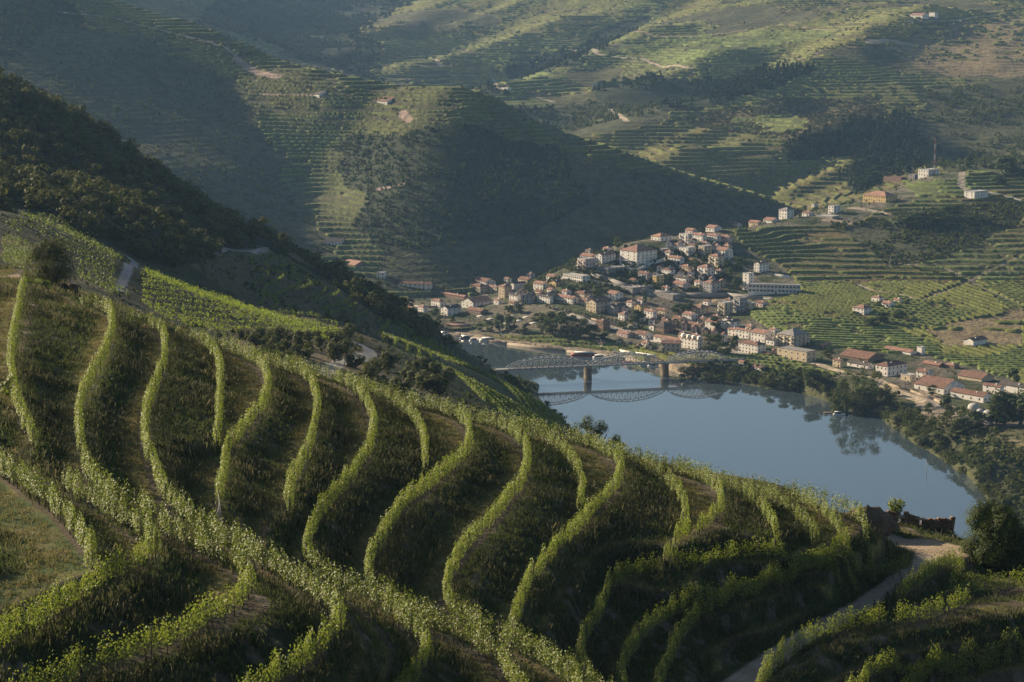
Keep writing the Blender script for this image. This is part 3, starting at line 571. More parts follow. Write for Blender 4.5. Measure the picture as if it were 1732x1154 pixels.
def join(parts):
    V = []; Fs = []; o = 0
    for v, f in parts: V.append(v); Fs.append(f + o); o += len(v)
    return np.vstack(V), np.vstack(Fs)
def empty(name, loc, label=None, cat=None, group=None):
    o = bpy.data.objects.new(name, None); COL.objects.link(o); o.location = loc; o.empty_display_size = .5
    return props(o, label, cat, group)
def child(name, me, parent, loc=(0, 0, 0), rz=0, sc=None):
    o = bpy.data.objects.new(name, me); COL.objects.link(o); o.parent = parent; o.location = loc; o.rotation_euler = (0, 0, rz)
    if sc: o.scale = sc
    return o
M_VINE = mat_leaf('vine_leaf', (.08, .118, .02), (.24, .262, .062), .36, .55, .3, .8)
M_VMID = mat_leaf('vine_leaf_mid', (.12, .165, .035), (.19, .22, .055), .38, .6, .15, .15)
M_TREE = mat_leaf('tree_leaf', (.04, .055, .018), (.105, .118, .04), .3, .75, .08, .1)
M_OLIVE = mat_leaf('olive_leaf', (.07, .08, .042), (.12, .125, .07), .2, .8, .08, .3)
M_DARK = mat_leaf('dark_leaf', (.035, .05, .018), (.065, .085, .028), .25, .7, .1, .1)
M_PINE = mat_leaf('pine_leaf', (.025, .04, .02), (.045, .06, .028), .15, .8, .05, .1)
M_BARK = mat_plain('bark', (.11, .085, .06), .95, .1)
M_POST = mat_plain('post_wood', (.13, .11, .09), .95, .1)
M_WIRE = mat_plain('wire', (.35, .34, .32), .5, .5)
def mesh_only(name, V, Fq, mat):
    o = mesh_np(name, V, Fq, mat, link=False); me = o.data; bpy.data.objects.remove(o); return me
ME_POST = mesh_only('post', *tube([(0, 0, -.3), (0, 0, 1), (0, 0, 2.12)], [.055, .05, .045], 6), M_POST)
ME_TRUNK = [mesh_only('trunk', *tube([(0, 0, -.25), (a, b, .35), (a * .3, b + .05, .8), (a, b, 1.15)], [.06, .045, .04, .025], 6), M_BARK) for a, b in ((.07, .03), (-.06, .05), (.02, -.08))]
def row_frame(L):
    d = np.r_[0, np.cumsum(np.linalg.norm(np.diff(L[:, :2], axis=0), axis=1))]; return d, d[-1]
def along(L, d, s):
    x = np.interp(s, d, L[:, 0]); y = np.interp(s, d, L[:, 1]); e = .3
    tx = np.interp(s + e, d, L[:, 0]) - np.interp(s - e, d, L[:, 0]); ty = np.interp(s + e, d, L[:, 1]) - np.interp(s - e, d, L[:, 1])
    n = np.hypot(tx, ty) + 1e-9; return x, y, tx / n, ty / n
def vine_foliage(L, per_m, leaf, hgt=2.0, wid=.34, seed=0, zoff=0.0):
    d, tot = row_frame(L); n = int(tot * per_m); s = rng.random(n) * tot
    vine = np.floor(s / 1.25); ph = (s / 1.25 - vine - .5)
    vig = .55 + .72 * hash2(vine, vine * 0 + seed, 3)               # vigour of each plant
    keep = rng.random(n) < (1.05 - .9 * np.abs(ph) ** 1.5) * np.clip(vig, 0, 1.1) * np.where(hash2(vine, vine * 0 + seed, 21) < .06, .12, 1); s = s[keep]; ph = ph[keep]; vig = vig[keep]; vine = vine[keep]; n = len(s)
    x, y, tx, ty = along(L, d, s); h = rng.beta(1.7, 1.35, n)
    top = hgt * (.86 + .22 * vig - .16 * np.abs(ph)); z = .55 + h * (top - .55)
    shoot = rng.random(n) < .10; z = np.where(shoot, top + rng.random(n) ** 1.5 * .6, z)
    w = wid * (.55 + .75 * np.sin(np.pi * np.clip(h, 0, 1)) ** .6) * (1 - .35 * np.abs(ph)); lat = rng.normal(size=n) * .25 + np.sign(rng.random(n) - .5) * .8; lat = lat * w * np.where(shoot, .4, 1)
    lat = lat + (hash2(vine, vine * 0 + seed, 8) - .5) * .5
    px, py = x - ty * lat, y + tx * lat
    Pc = np.stack([px, py, gz(x, y) + z + zoff], 1)
    nr = np.stack([-ty * np.sign(lat), tx * np.sign(lat), np.full(n, .55)], 1) + rng.normal(size=(n, 3)) * .55
    return Pc, nr
ROWLBL = {
 'Z':'vine row at the lower left edge, highest of all, ending on the grass slope','A':'narrow vine row at the left edge running down from the olive tree','A2':'vine row bending round the first spur at the lower left, posts showing beneath',
 'B':'long vine row dropping down the left slope then bending round the second spur','C':'vine row dropping in a gentle curve and bending round the third spur',
 'c1':'short vine row hanging below the crest between two long rows, left of the centre','D':'S shaped vine row left of centre with loose wires at its lower end','E':'S shaped vine row ending in mid slope just right of the row with loose wires',
 'G':'long S shaped vine row reaching the fold and curling away at the bottom centre left','g1':'short vine row ending in mid slope left of the tallest central curve','H':'long curving vine row through the middle of the slope down to the bottom edge',
 'I':'long curving vine row just right of the middle of the slope','i1':'short vine row below the crest ending right of the middle','J':'long sweeping vine row from the crest by the shore tree down to the bottom edge',
 'j1':'short vine row below the crest under the open river','K':'vine row with a sharp bend ending in the grassy hollow right of centre','k1':'short vine row ending in the hollow, first right of the sharp bend','k2':'short vine row ending in the hollow, second right of the sharp bend',
 'k3':'short vine row ending in the hollow, third right of the sharp bend','l1':'short vine row nearest to the brown rocky knoll on the crest','L':'long vine row arching from the knoll across and down, first above the shaded row',
 'M':'dim vine row in deep shade between two brighter arching rows','N':'long arching vine row along the top of the dark bank beside the farm track','O':'short bright vine row on the outer edge of the farm track',
 'P':'vine row curving below the farm track on a dark stone terrace','Q':'bushy bright vine row beneath the large dark tree','R':'shaded vine row in the lower right corner, upper of two','S':'shaded vine row in the lower right corner, lower of two'}
SHOWTR = {'Z','A2','B','C','G','L','N','P','Q','R','O','H'}
for nm, z, px in ROWS:
    L = rowlines[nm]; d, tot = row_frame(L); o0 = L[len(L) // 2]; base = np.array([o0[0], o0[1], float(gz(o0[0], o0[1]))])
    root = empty('vine_row', base, ROWLBL[nm], 'vine row', 'foreground vine rows')
    dm = np.median(L[:, 1]); pm = 300 if dm < 190 else 210
    Pc, nr = vine_foliage(L, pm, .16, seed=int(z * 10), hgt=2.1 if nm not in 'OPQ' else 2.3, wid=.235 if nm != 'Q' else 1.1)
    V, Q = leaf_quads(Pc - base, .135 if dm < 190 else .155, nr); mesh_np('foliage', V, Q, M_VINE, parent=root)
    ns = int(tot / 6) + 1
    for s in np.linspace(.2, tot - .2, ns)[:100]:
        x, y, tx, ty = along(L, d, s); child('post', ME_POST, root, (x - base[0], y - base[1], float(gz(x, y)) - base[2]), 0, (1, 1, 1 + .14 * random.random()))
    if nm in SHOWTR:
        nt_ = min(100, int(tot / 1.25))
        for i in range(nt_):
            x, y, tx, ty = along(L, d, (i + .5) * tot / nt_); child('trunk', ME_TRUNK[i % 3], root, (x - base[0], y - base[1], float(gz(x, y)) - base[2]), random.random() * 6)
    if nm == 'D':
        e = L[-1]; t_ = L[-1] - L[-6]; t_ /= np.linalg.norm(t_)
        prt = []
        for i in range(5):
            a = np.array([e[0], e[1], float(gz(e[0], e[1])) + .5 + .33 * i]); q = e + t_ * (4 + i * 1.1); c_ = np.array([q[0] + (i - 2) * .35, q[1], float(gz(q[0], q[1])) + .03]); m_ = (a + c_) / 2 - [0, 0, .15]
            prt.append(tube(np.array([a, m_, c_]) - base, [.012] * 3, 4))
        mesh_np('wires', *join([(v, f) for v, f in prt]), M_WIRE, parent=root)
# ---------------------------------------------------------------- grass on the banks and benches (nobody could count it)
def mat_attr_leaf(name, trans=.35):
    m = new_mat(name); b = m.node_tree.nodes['Principled BSDF']; b.inputs['Roughness'].default_value = .7; b.inputs['Specular IOR Level'].default_value = .25
    a = N(m, 'ShaderNodeAttribute', attribute_name='Col'); Lk(m, a.outputs['Color'], b.inputs['Base Color'])
    tr = N(m, 'ShaderNodeBsdfTranslucent'); Lk(m, a.outputs['Color'], tr.inputs['Color']); ms = N(m, 'ShaderNodeMixShader'); ms.inputs[0].default_value = trans
    Lk(m, b.outputs[0], ms.inputs[1]); Lk(m, tr.outputs[0], ms.inputs[2]); Lk(m, ms.outputs[0], m.node_tree.nodes['Material Output'].inputs['Surface']); return m
M_GRASS = mat_attr_leaf('grass_blades', .4)
def tufts(n, kind):
    r = np.sqrt(rng.uniform(112 ** 2, 345 ** 2, n)); a = np.radians(rng.uniform(-16.2, 16.2, n)); x = r * np.sin(a); y = r * np.cos(a)
    i, j = grid_ix(x, y); i = i.astype(int); j = j.astype(int); t = FT[i, j]; ok = (KK[i, j] == 0) & (LU[i, j] != 10)
    patch = fbm(x / 5., y / 5., 3, 55)
    if kind == 'short': ok &= (((t > .03) & (t < .90)) | (look(ZS, x, y) > 232.4)) & (rng.random(n) < .25 + patch)
    else: ok &= (t > .04) & (t < .62) & (patch > .50)
    x, y, t, patch = x[ok], y[ok], t[ok], patch[ok]; n = len(x); z = gz(x, y)
    nb = 6; s = np.repeat(np.arange(n), nb); m = len(s)
    if kind == 'short': h = (.22 + .35 * rng.random(m)) * (1 - .45 * sstep(.55, .8, t[s])); sp = .22; w = .035
    else: h = .4 + .65 * rng.random(m); sp = .42; w = .022
    bx = x[s] + rng.normal(size=m) * sp; by = y[s] + rng.normal(size=m) * sp; bz = z[s] - .05
    lean = rng.normal(size=(m, 2)) * .35 * h[:, None]; wd = rng.normal(size=(m, 2)); wd = wd / np.linalg.norm(wd, axis=1, keepdims=True) * w
    p0 = np.stack([bx - wd[:, 0], by - wd[:, 1], bz], 1); p1 = np.stack([bx + wd[:, 0], by + wd[:, 1], bz], 1)
    top = np.stack([bx + lean[:, 0], by + lean[:, 1], bz + h], 1)
    k = w * (2.2 if kind != 'short' else .5)
    q = np.stack([p0, p1, top + np.stack([wd[:, 0] * k / w, wd[:, 1] * k / w, 0 * h], 1), top - np.stack([wd[:, 0] * k / w, wd[:, 1] * k / w, -.1 * h], 1)], 1).reshape(-1, 3)
    g = rng.random(m)[:, None]; tt = t[s][:, None]
    if kind == 'short':
        c = np.array([.055, .082, .022]) * (1 - g) + np.array([.15, .16, .05]) * g; gold = np.clip(sstep(.45, .75, tt) * 1.1 - .15 + (patch[s][:, None] - .5), 0, 1); c = c + (np.array([.22, .165, .07]) - c) * gold * g
    else: c = np.array([.042, .056, .019]) * (1 - g) + np.array([.16, .14, .07]) * g  # bank grass colour lowered so the banks read as deeper shade
    return q, np.arange(m * 4).reshape(m, 4), np.repeat(c, 4, 0)
q, f, c = tufts(170000, 'short'); o = mesh_np('grass', q, f, M_GRASS, attr=c); props(o, 'green and golden grass growing on the banks between the near vine rows', 'grass', kind='stuff')
q, f, c = tufts(55000, 'tall'); o = mesh_np('seeding_grass', q, f, M_GRASS, attr=c); props(o, 'tall brownish seeding grass and weeds on the shaded vineyard banks', 'tall grass', kind='stuff')
# ---------------------------------------------------------------- middle hills: vine rows, woods, olives
def inp(P, poly):
    u, v = proj(P[:, 0], P[:, 1], P[:, 2]); return inpoly(u, v, poly)
def gradS(x, y):
    e = 3.0; return (look(ZS, x + e, y) - look(ZS, x - e, y)) / (2 * e), (look(ZS, x, y + e) - look(ZS, x, y - e)) / (2 * e)
def contour_rows(line_px, dz, poly, lo, step=3.0, maxn=90, hi=9000., both=True):
    P = [hit(u, v, lo, hi) for u, v in line_px]; P = np.array([p for p in P if p is not None])
    d, tot = row_frame(P); s = np.linspace(0, tot, 600); x = np.interp(s, d, P[:, 0]); y = np.interp(s, d, P[:, 1]); z = look(ZS, x, y)
    zs = []; last = None
    for i in range(600):
        if last is None or abs(z[i] - last) >= dz: zs.append(i); last = z[i]
    rows = []
    for i in zs:
        halves = []
        for sg in ((1, -1) if both else (1,)):
            px, py, z0 = x[i], y[i], z[i]; pts_ = []
            for k in range(maxn):
                gx, gy = gradS(px, py); g = math.hypot(gx, gy) + 1e-6
                px += -gy / g * step * sg; py += gx / g * step * sg
                gx, gy = gradS(px, py); g2 = gx * gx + gy * gy + 1e-6; e = (z0 - float(look(ZS, px, py))) / g2
                e = max(-8, min(8, e)); px += gx * e; py += gy * e
                zz_ = float(gz(px, py)); 
                if not inp(np.array([[px, py, zz_]]), poly)[0]: break
                pts_.append((px, py, zz_))
            halves.append(pts_)
        L = (halves[1][::-1] if both else []) + [(x[i], y[i], float(gz(x[i], y[i])))] + halves[0]
        if len(L) > 3: rows.append(np.array(L))
    return rows
def line_rows(a_px, b_px, sp, poly, lo, hi=9000., step=3.0, warp=0):
    """parallel rows along the ground direction a->b, clipped to the field outline"""
    A, B = hit(*a_px, lo, hi), hit(*b_px, lo, hi); t = (B - A)[:2]; t /= np.linalg.norm(t); n = np.array([-t[1], t[0]])
    Pp = [hit(u, v, lo, hi) for u, v in poly]; Pp = np.array([p for p in Pp if p is not None])[:, :2]
    sc = (Pp - A[:2]); s0, s1 = (sc @ t).min(), (sc @ t).max(); n0, n1 = (sc @ n).min(), (sc @ n).max(); rows = []
    for q in np.arange(n0, n1, sp):
        s = np.arange(s0, s1, step); xy = A[:2] + s[:, None] * t + (q + warp * np.sin(s / 40.))[:, None] * n
        P = np.c_[xy, gz(xy[:, 0], xy[:, 1])]; ok = inpoly(P[:, 0], P[:, 1], [tuple(p) for p in Pp])
        run = []
        for i in range(len(P)):
            if ok[i]: run.append(P[i])
            if (not ok[i] or i == len(P) - 1) and run:
                if len(run) > 3: rows.append(np.array(run))
                run = []
    return rows
def put_rows(rows, label, group, per_m=9, leaf=.5, hgt=1.7, wid=.30, mat=None, name='vine_row', cat='vine row'):
    for L in rows:
        base = L[len(L) // 2]; Pc, nr = vine_foliage(L, per_m, leaf, hgt, wid, seed=random.randint(0, 999))
        if len(Pc) < 6: continue
        V, Q = leaf_quads(Pc - base, leaf, nr); o = mesh_np(name, V, Q, mat or M_VMID); o.location = base; props(o, label, cat, group)
MR = []
MR.append((line_rows((60,392),(205,478),5.0,[(0,388),(30,368),(60,362),(110,378),(160,410),(212,442),(198,482),(222,505),(170,500),(128,472),(118,430),(60,395),(0,402)],430,1500), 'vine row in the fan shaped vineyard left of the asphalt road bend', 'vine rows left of the road bend', 9, .5))
MR.append((line_rows((250,520),(560,566),5.6,[(238,462),(262,462),(330,492),(420,522),(500,542),(600,566),(560,580),(440,568),(330,560),(262,535),(232,505)],430,1500), 'vine row in the broad bowl vineyard right of the asphalt road bend', 'vine rows in the broad bowl vineyard', 10, .5))
MR.append((contour_rows([(645,560),(700,600),(790,655),(860,695),(930,726)], 1.9, MSPUR, 560., 3., 90, 1300.) + contour_rows([(640,548),(700,566),(770,608),(850,655),(950,718)], 2.0, MSPUR, 560., 3., 40, 1300.), 'vine row on the bright terraced spur dropping towards the river', 'vine rows on the terraced spur above the river', 12, .6))
MR.append((contour_rows([(480,452),(520,478),(560,505),(615,535)], 2.2, [(470,440),(500,452),(560,486),(622,528),(620,548),(560,538),(500,500),(470,470)], 800., 3., 40, 1300.), 'vine row curving over the bright nose of the dark terraced hill', 'vine rows on the terraced hill nose', 10, .6))
MR.append((contour_rows([(430,440),(460,485),(500,538)], 2.6, MTER, 700., 4., 60, 1300.), 'shaded vine row on the dark terraced hill below the wood', 'vine rows on the dark terraced hill', 9, .6))
MR.append((line_rows((0,410),(60,440),3.2,[(0,402),(50,408),(60,440),(20,460),(0,455)],330,1500), 'vine row at the left edge behind the olive tree', 'vine rows behind the olive tree', 18, .35))
nrows = sum(len(r[0]) for r in MR); print('mid rows', nrows, [len(r[0]) for r in MR])
for rows, lab, grp, pm, lf in MR: put_rows(rows, lab, grp, pm, lf)
# ---- tree builder
def crown_pts(n, R, H, lumps, rg, base=.25, flat=1.0):
    """leaf points in lumpy clusters; R radius, H crown height (z from 0)"""
    th = rg.random(lumps) * 2 * np.pi; u = rg.random(lumps); hz = base + (1 - base) * rg.random(lumps)
    env = np.sin(np.pi * np.clip(.12 + .80 * hz, 0, 1)) ** .7
    c = np.stack([np.cos(th) * env * R * .62 * np.sqrt(u + .15), np.sin(th) * env * R * .62 * np.sqrt(u + .15), hz * H * .86], 1); cr = R * (.26 + .22 * rg.random(lumps))
    k = rg.integers(0, lumps, n); d = rg.normal(size=(n, 3)); d /= np.linalg.norm(d, axis=1, keepdims=True); rad = cr[k] * (.62 + .42 * rg.random(n))
    P = c[k] + d * rad[:, None] * [1, 1, .75 * flat]; return P, d + np.array([0, 0, .35])
def crown_mesh(n, R, H, lumps, leaf, seed, base=.25, shape=None):
    rg = np.random.default_rng(seed); P, nr = crown_pts(n, R, H, lumps, rg, base)
    if shape == 'cone': k = 1 - np.clip(P[:, 2] / H, 0, 1) ** 1.2 * .85; P[:, :2] *= k[:, None]
    return leaf_quads(P, leaf, nr, rg=rg)
def scatter_stuff(name, pos, scale, protos, mat, label, cat):
    Vs = []; Fs = []; off = 0; rz = rng.random(len(pos)) * 6.283
    pick = rng.integers(0, len(protos), len(pos))
    for k, (v, f) in enumerate(protos):
        m = pick == k; 
        if not m.any(): continue
        c, s = np.cos(rz[m]), np.sin(rz[m]); S = scale[m]
        W_ = np.empty((m.sum(), len(v), 3)); W_[:, :, 0] = v[None, :, 0] * c[:, None] - v[None, :, 1] * s[:, None]; W_[:, :, 1] = v[None, :, 0] * s[:, None] + v[None, :, 1] * c[:, None]; W_[:, :, 2] = v[None, :, 2]
        W_ = W_ * S[:, None, None] + pos[m][:, None, :]; Vs.append(W_.reshape(-1, 3))
        Fs.append((f[None] + (np.arange(m.sum()) * len(v))[:, None, None] + off).reshape(-1, 4)); off += len(v) * m.sum()
    if not Vs: return
    o = mesh_np(name, np.vstack(Vs), np.vstack(Fs), mat); props(o, label, cat, kind='stuff'); return o
def cells(mask, n, vis=True):
    """random ground positions inside a land-use mask, even per area"""
    i, j = np.nonzero(mask[:-1, :-1]); w = (R2[i, j] * (RR[i + 1] - RR[i]) * (AZ[j + 1] - AZ[j])); k = rng.choice(len(i), n, p=w / w.sum())
    i, j = i[k], j[k]; r = RR[i] + rng.random(n) * (RR[i + 1] - RR[i]); a = AZ[j] + rng.random(n) * (AZ[j + 1] - AZ[j])
    x, y = r * np.sin(a), r * np.cos(a); return np.stack([x, y, gz(x, y)], 1)
inview = (np.abs(A2) < math.radians(17.5))
M_OAK = mat_leaf('oak_leaf', (.035, .045, .016), (.14, .14, .055), .25, .7, .1, .09)
# left wood: individual looking crowns in one mass
PR = [crown_mesh(280, 4.6, 7.0, 8, .95, 100 + k, .1) for k in range(5)]
msk = (KK == 1) & (LU == 2) & inview & (Y < 1300) & (Z > 60)
pos = cells(msk, 1550); pos[:, 2] += .3
scatter_stuff('oak_wood', pos, .6 + .85 * rng.random(len(pos)) ** 1.5, PR, M_OAK, 'dense dark oak wood covering the steep hillside at the left edge', 'wood')
PB = [crown_mesh(60, 1.5, 2.2, 4, .55, 140 + k, .0) for k in range(4)]
PG = (KK == 1) & (LU == 9) & inview & (Y > 430) & (Y < 1350)
row_ok = np.ones(X.shape, bool)
vid = [(-20,360),(60,355),(215,436),(245,455),(330,488),(500,535),(610,565),(560,585),(430,572),(250,540),(-20,500)]
U2, V2 = proj(X, Y, Z)
m1 = PG & ~inpoly(U2, V2, vid) & ~inpoly(U2, V2, [(640,540),(690,548),(860,650),(975,722),(950,740),(850,715),(690,625)]) 
pos = cells(m1, 2600); patch = fbm(pos[:, 0] / 40, pos[:, 1] / 40, 3, 8); dens = patch > np.where(pos[:, 1] > 900, .38, .55); pos = pos[dens]
scatter_stuff('hillside_scrub', pos, .6 + 1.2 * rng.random(len(pos)) ** 2, PB, M_TREE, 'low dark scrub dotted over the left hillsides down to the river', 'scrub')
pos = cells((KK == 1) & inview & (Y > 980) & (Y < 1480) & (Z > 1) & (Z < 75) & (LU != 2), 900)
scatter_stuff('bank_woodland', pos, .5 + .5 * rng.random(len(pos)), PR, M_TREE, 'dark woodland on the lower slope between the terraced spur and the river', 'wood')
pos = cells((KK == 1) & (LU == 9) & inview & (Y > 430) & (Y < 1250), 9000); pos = pos[fbm(pos[:, 0] / 14, pos[:, 1] / 14, 3, 18) > .42]
gb = [crown_mesh(14, .8, .7, 3, .6, 180 + k, .0) for k in range(4)]
scatter_stuff('hillside_grass', pos, .6 + .8 * rng.random(len(pos)), gb, M_OLIVE, 'rough grass and weeds between the vineyards on the middle hills', 'grass')
# ---- woods, scrub and olives of the far slopes
FRG = [crown_mesh(42, 3.6, 6.5, 5, 2.2, 200 + k, .05) for k in range(4)]; FPI = [crown_mesh(40, 2.6, 10, 6, 2.0, 210 + k, .0, 'cone') for k in range(3)]; FOL = [crown_mesh(20, 1.9, 3.0, 3, 1.5, 220 + k, .0) for k in range(3)]
iv = inview
def fs(name, mask, n, protos, mat, s0, s1, label, cat, thr=None, sc=60):
    if not mask.any(): return
    pos = cells(mask, n)
    if thr: pos = pos[fbm(pos[:, 0] / sc, pos[:, 1] / sc, 3, 61) > thr]
    scatter_stuff(name, pos, s0 + (s1 - s0) * rng.random(len(pos)), protos, mat, label, cat)
fs('pine_wood', (KK == 4) & (LU == 2) & iv & (Y < 3300) & (X > 300), 1300, FPI, M_PINE, .9, 1.9, 'dark pine wood on the far slope above the radio mast', 'wood')
fs('gully_wood', (KK == 4) & (LU == 2) & iv & ((Y >= 3000) | (X <= 300)), 5200, FRG, M_PINE, .8, 1.7, 'dark hazy woods filling the gullies between the farthest vineyards', 'wood', .36, 90)
fs('far_scrub', (KK == 4) & (LU == 3) & iv, 2600, FRG, M_TREE, .5, 1.1, 'scattered scrub on the bare upper slopes at the right', 'scrub', .42)
fs('olive_groves', (KK == 4) & (LU == 4) & iv, 2600, FOL, M_OLIVE, .8, 1.4, 'small olive trees dotted over the far slope in the middle right', 'olives')
fs('field_edge_bushes', (KK == 4) & ((LU == 0)) & (edR < .05) & iv & (Y < 4600), 3000, FOL, M_TREE, .9, 1.8, 'bushes along the field edges of the far slopes', 'bushes')
fs('hill_scrub', (KK == 3) & (LU == 3) & iv & (Z > 6), 3200, FOL, M_TREE, .7, 1.6, 'scrub on the large shaded hill behind the river', 'scrub', .40)
fs('hill_trees', (KK == 3) & ((LU == 0) | (LU == 3)) & iv & (Z > 6), 2600, FRG, M_TREE, .35, .8, 'loose trees and bushes among the terraces of the large shaded hill', 'trees', .5, 120)
fs('hill_wood', (KK == 3) & (LU == 2) & iv & (Z > 6), 3600, FRG, M_DARK, .3, .95, 'wooded flank in the middle of the large shaded hill', 'wood')  # darker leaf colour here makes the crowns look less sunlit
fs('slope_scrub', (KK == 2) & (LU == 3) & iv & (Z > 4), 4200, FOL, M_TREE, .6, 1.7, 'scrub and bushes on the slopes right of the town and along the bank', 'scrub', .40, 30)

fs('garden_shrubs', (KK == 2) & (LU == 6) & iv & (Z > 3), 1500, PB, M_TREE, .5, 1.5, 'garden bushes and small greenery between the houses of the town', 'shrubs', .45, 25)
sdm = np.full(X.shape, -99.); m = (KK == 2) & (R2 < 1700) & iv; sdm[m] = shore_sd(X[m], Y[m])
fs('bank_shrubs', (((sdm > -1.5) & (sdm < 16)) | ((sdm > -1) & (sdm < 34) & (Y < 1320))) & (U > 1165), 1000, PB + PR[:1], M_TREE, .45, 1.1, 'dense bushes lining the right river bank below the town', 'shrubs')
fs('slope_weeds', (KK == 2) & ((LU == 3) | (LU == 0)) & iv & (Z > 3) & (Y < 1900), 5000, gb, M_OLIVE, .8, 2.2, 'weeds and low plants on the terraced slopes around the town', 'weeds', .45, 20)

def bank_weeds():
    n = 9000; r = np.sqrt(rng.uniform(115 ** 2, 330 ** 2, n)); a = np.radians(rng.uniform(-16, 16, n)); x = r * np.sin(a); y = r * np.cos(a)
    i, j = grid_ix(x, y); i = i.astype(int); j = j.astype(int); t = FT[i, j]; ok = (KK[i, j] == 0) & (LU[i, j] != 10) & (t > .10) & (t < .66) & (fbm(x / 4, y / 4, 3, 99) > .5)
    x, y = x[ok], y[ok]; pos = np.stack([x, y, gz(x, y)], 1); pr = [crown_mesh(36, .42, .5, 4, .13, 500 + k, .0) for k in range(5)]
    scatter_stuff('bank_weeds', pos, .6 + 1.3 * rng.random(len(x)) ** 2, pr, M_DARK, 'dark leafy weeds and small shrubs on the banks between the near vine rows', 'weeds')
bank_weeds()

fs('bank_thicket', (sdm > -1.2) & (sdm < 9) & (U > 1165), 750, PR, M_TREE, .25, .65, 'thick waterside growth hanging over the right river bank', 'thicket')
# ---------------------------------------------------------------- town
WALLC = {'w': (.74, .69, .62), 'c': (.55, .45, .31), 'p': (.60, .46, .41), 'g': (.36, .35, .34), 'k': (.27, .25, .225), 'y': (.58, .42, .19), 'b': (.22, .15, .11)}
MW = {k: mat_plain('plaster_' + n, c, .9, .15, ((.25, .82, 1.1), (1.6, .86, 1.08))) for (k, c), n in zip(WALLC.items(), ['white', 'cream', 'pink', 'grey', 'concrete', 'yellow', 'brown'])}
def mat_tiles(name, col):
    m = mat_plain(name, col, .9, .15, ((.35, .7, 1.2), (2.2, .72, 1.25))); return m
MRF = {'r': mat_tiles('roof_red', (.29, .165, .125)), 'b': mat_tiles('roof_brown', (.20, .115, .085)), 'd': mat_tiles('roof_dark', (.10, .085, .075)), 'o': mat_tiles('roof_orange', (.35, .2, .14)), 'f': mat_tiles('roof_flat', (.27, .25, .23)), 'F': mat_tiles('roof_pale', (.45, .43, .40))}
M_GLASS = mat_plain('window_glass', (.035, .04, .048), .25, .5, ((1., .9, 1.1),))
M_FRAME = mat_plain('trim', (.5, .46, .4), .8, .2); M_DOOR = mat_plain('door_wood', (.12, .07, .045), .7, .2)
def box(x0, x1, y0, y1, z0, z1):
    v = np.array([(x0,y0,z0),(x1,y0,z0),(x1,y1,z0),(x0,y1,z0),(x0,y0,z1),(x1,y0,z1),(x1,y1,z1),(x0,y1,z1)], float)
    return v, np.array([[3,2,1,0],[4,5,6,7],[0,1,5,4],[1,2,6,5],[2,3,7,6],[3,0,4,7]])
def tri4(v): return v
ME_WIN = mesh_only('window', *join([box(-.5, .5, -.06, .05, 0, 1.4)]), M_GLASS)
ME_WINS = mesh_only('sill', *box(-.65, .65, -.14, .03, -.14, -.02), M_FRAME)
ME_DOOR = mesh_only('door', *box(-.6, .6, -.07, .04, 0, 2.2), M_DOOR)
ME_BALC = mesh_only('balcony', *join([box(-1.4, 1.4, -1.2, 0, -.15, 0), box(-1.4, 1.4, -1.2, -1.12, 0, .95), box(-1.4, -1.34, -1.12, 0, 0, .95), box(1.34, 1.4, -1.12, 0, 0, .95)]), M_FRAME)
ME_CHIM = mesh_only('chimney', *join([box(-.4, .4, -.4, .4, 0, 1.5), box(-.5, .5, -.5, .5, 1.5, 1.7)]), MW['w'])
NWIN = 0
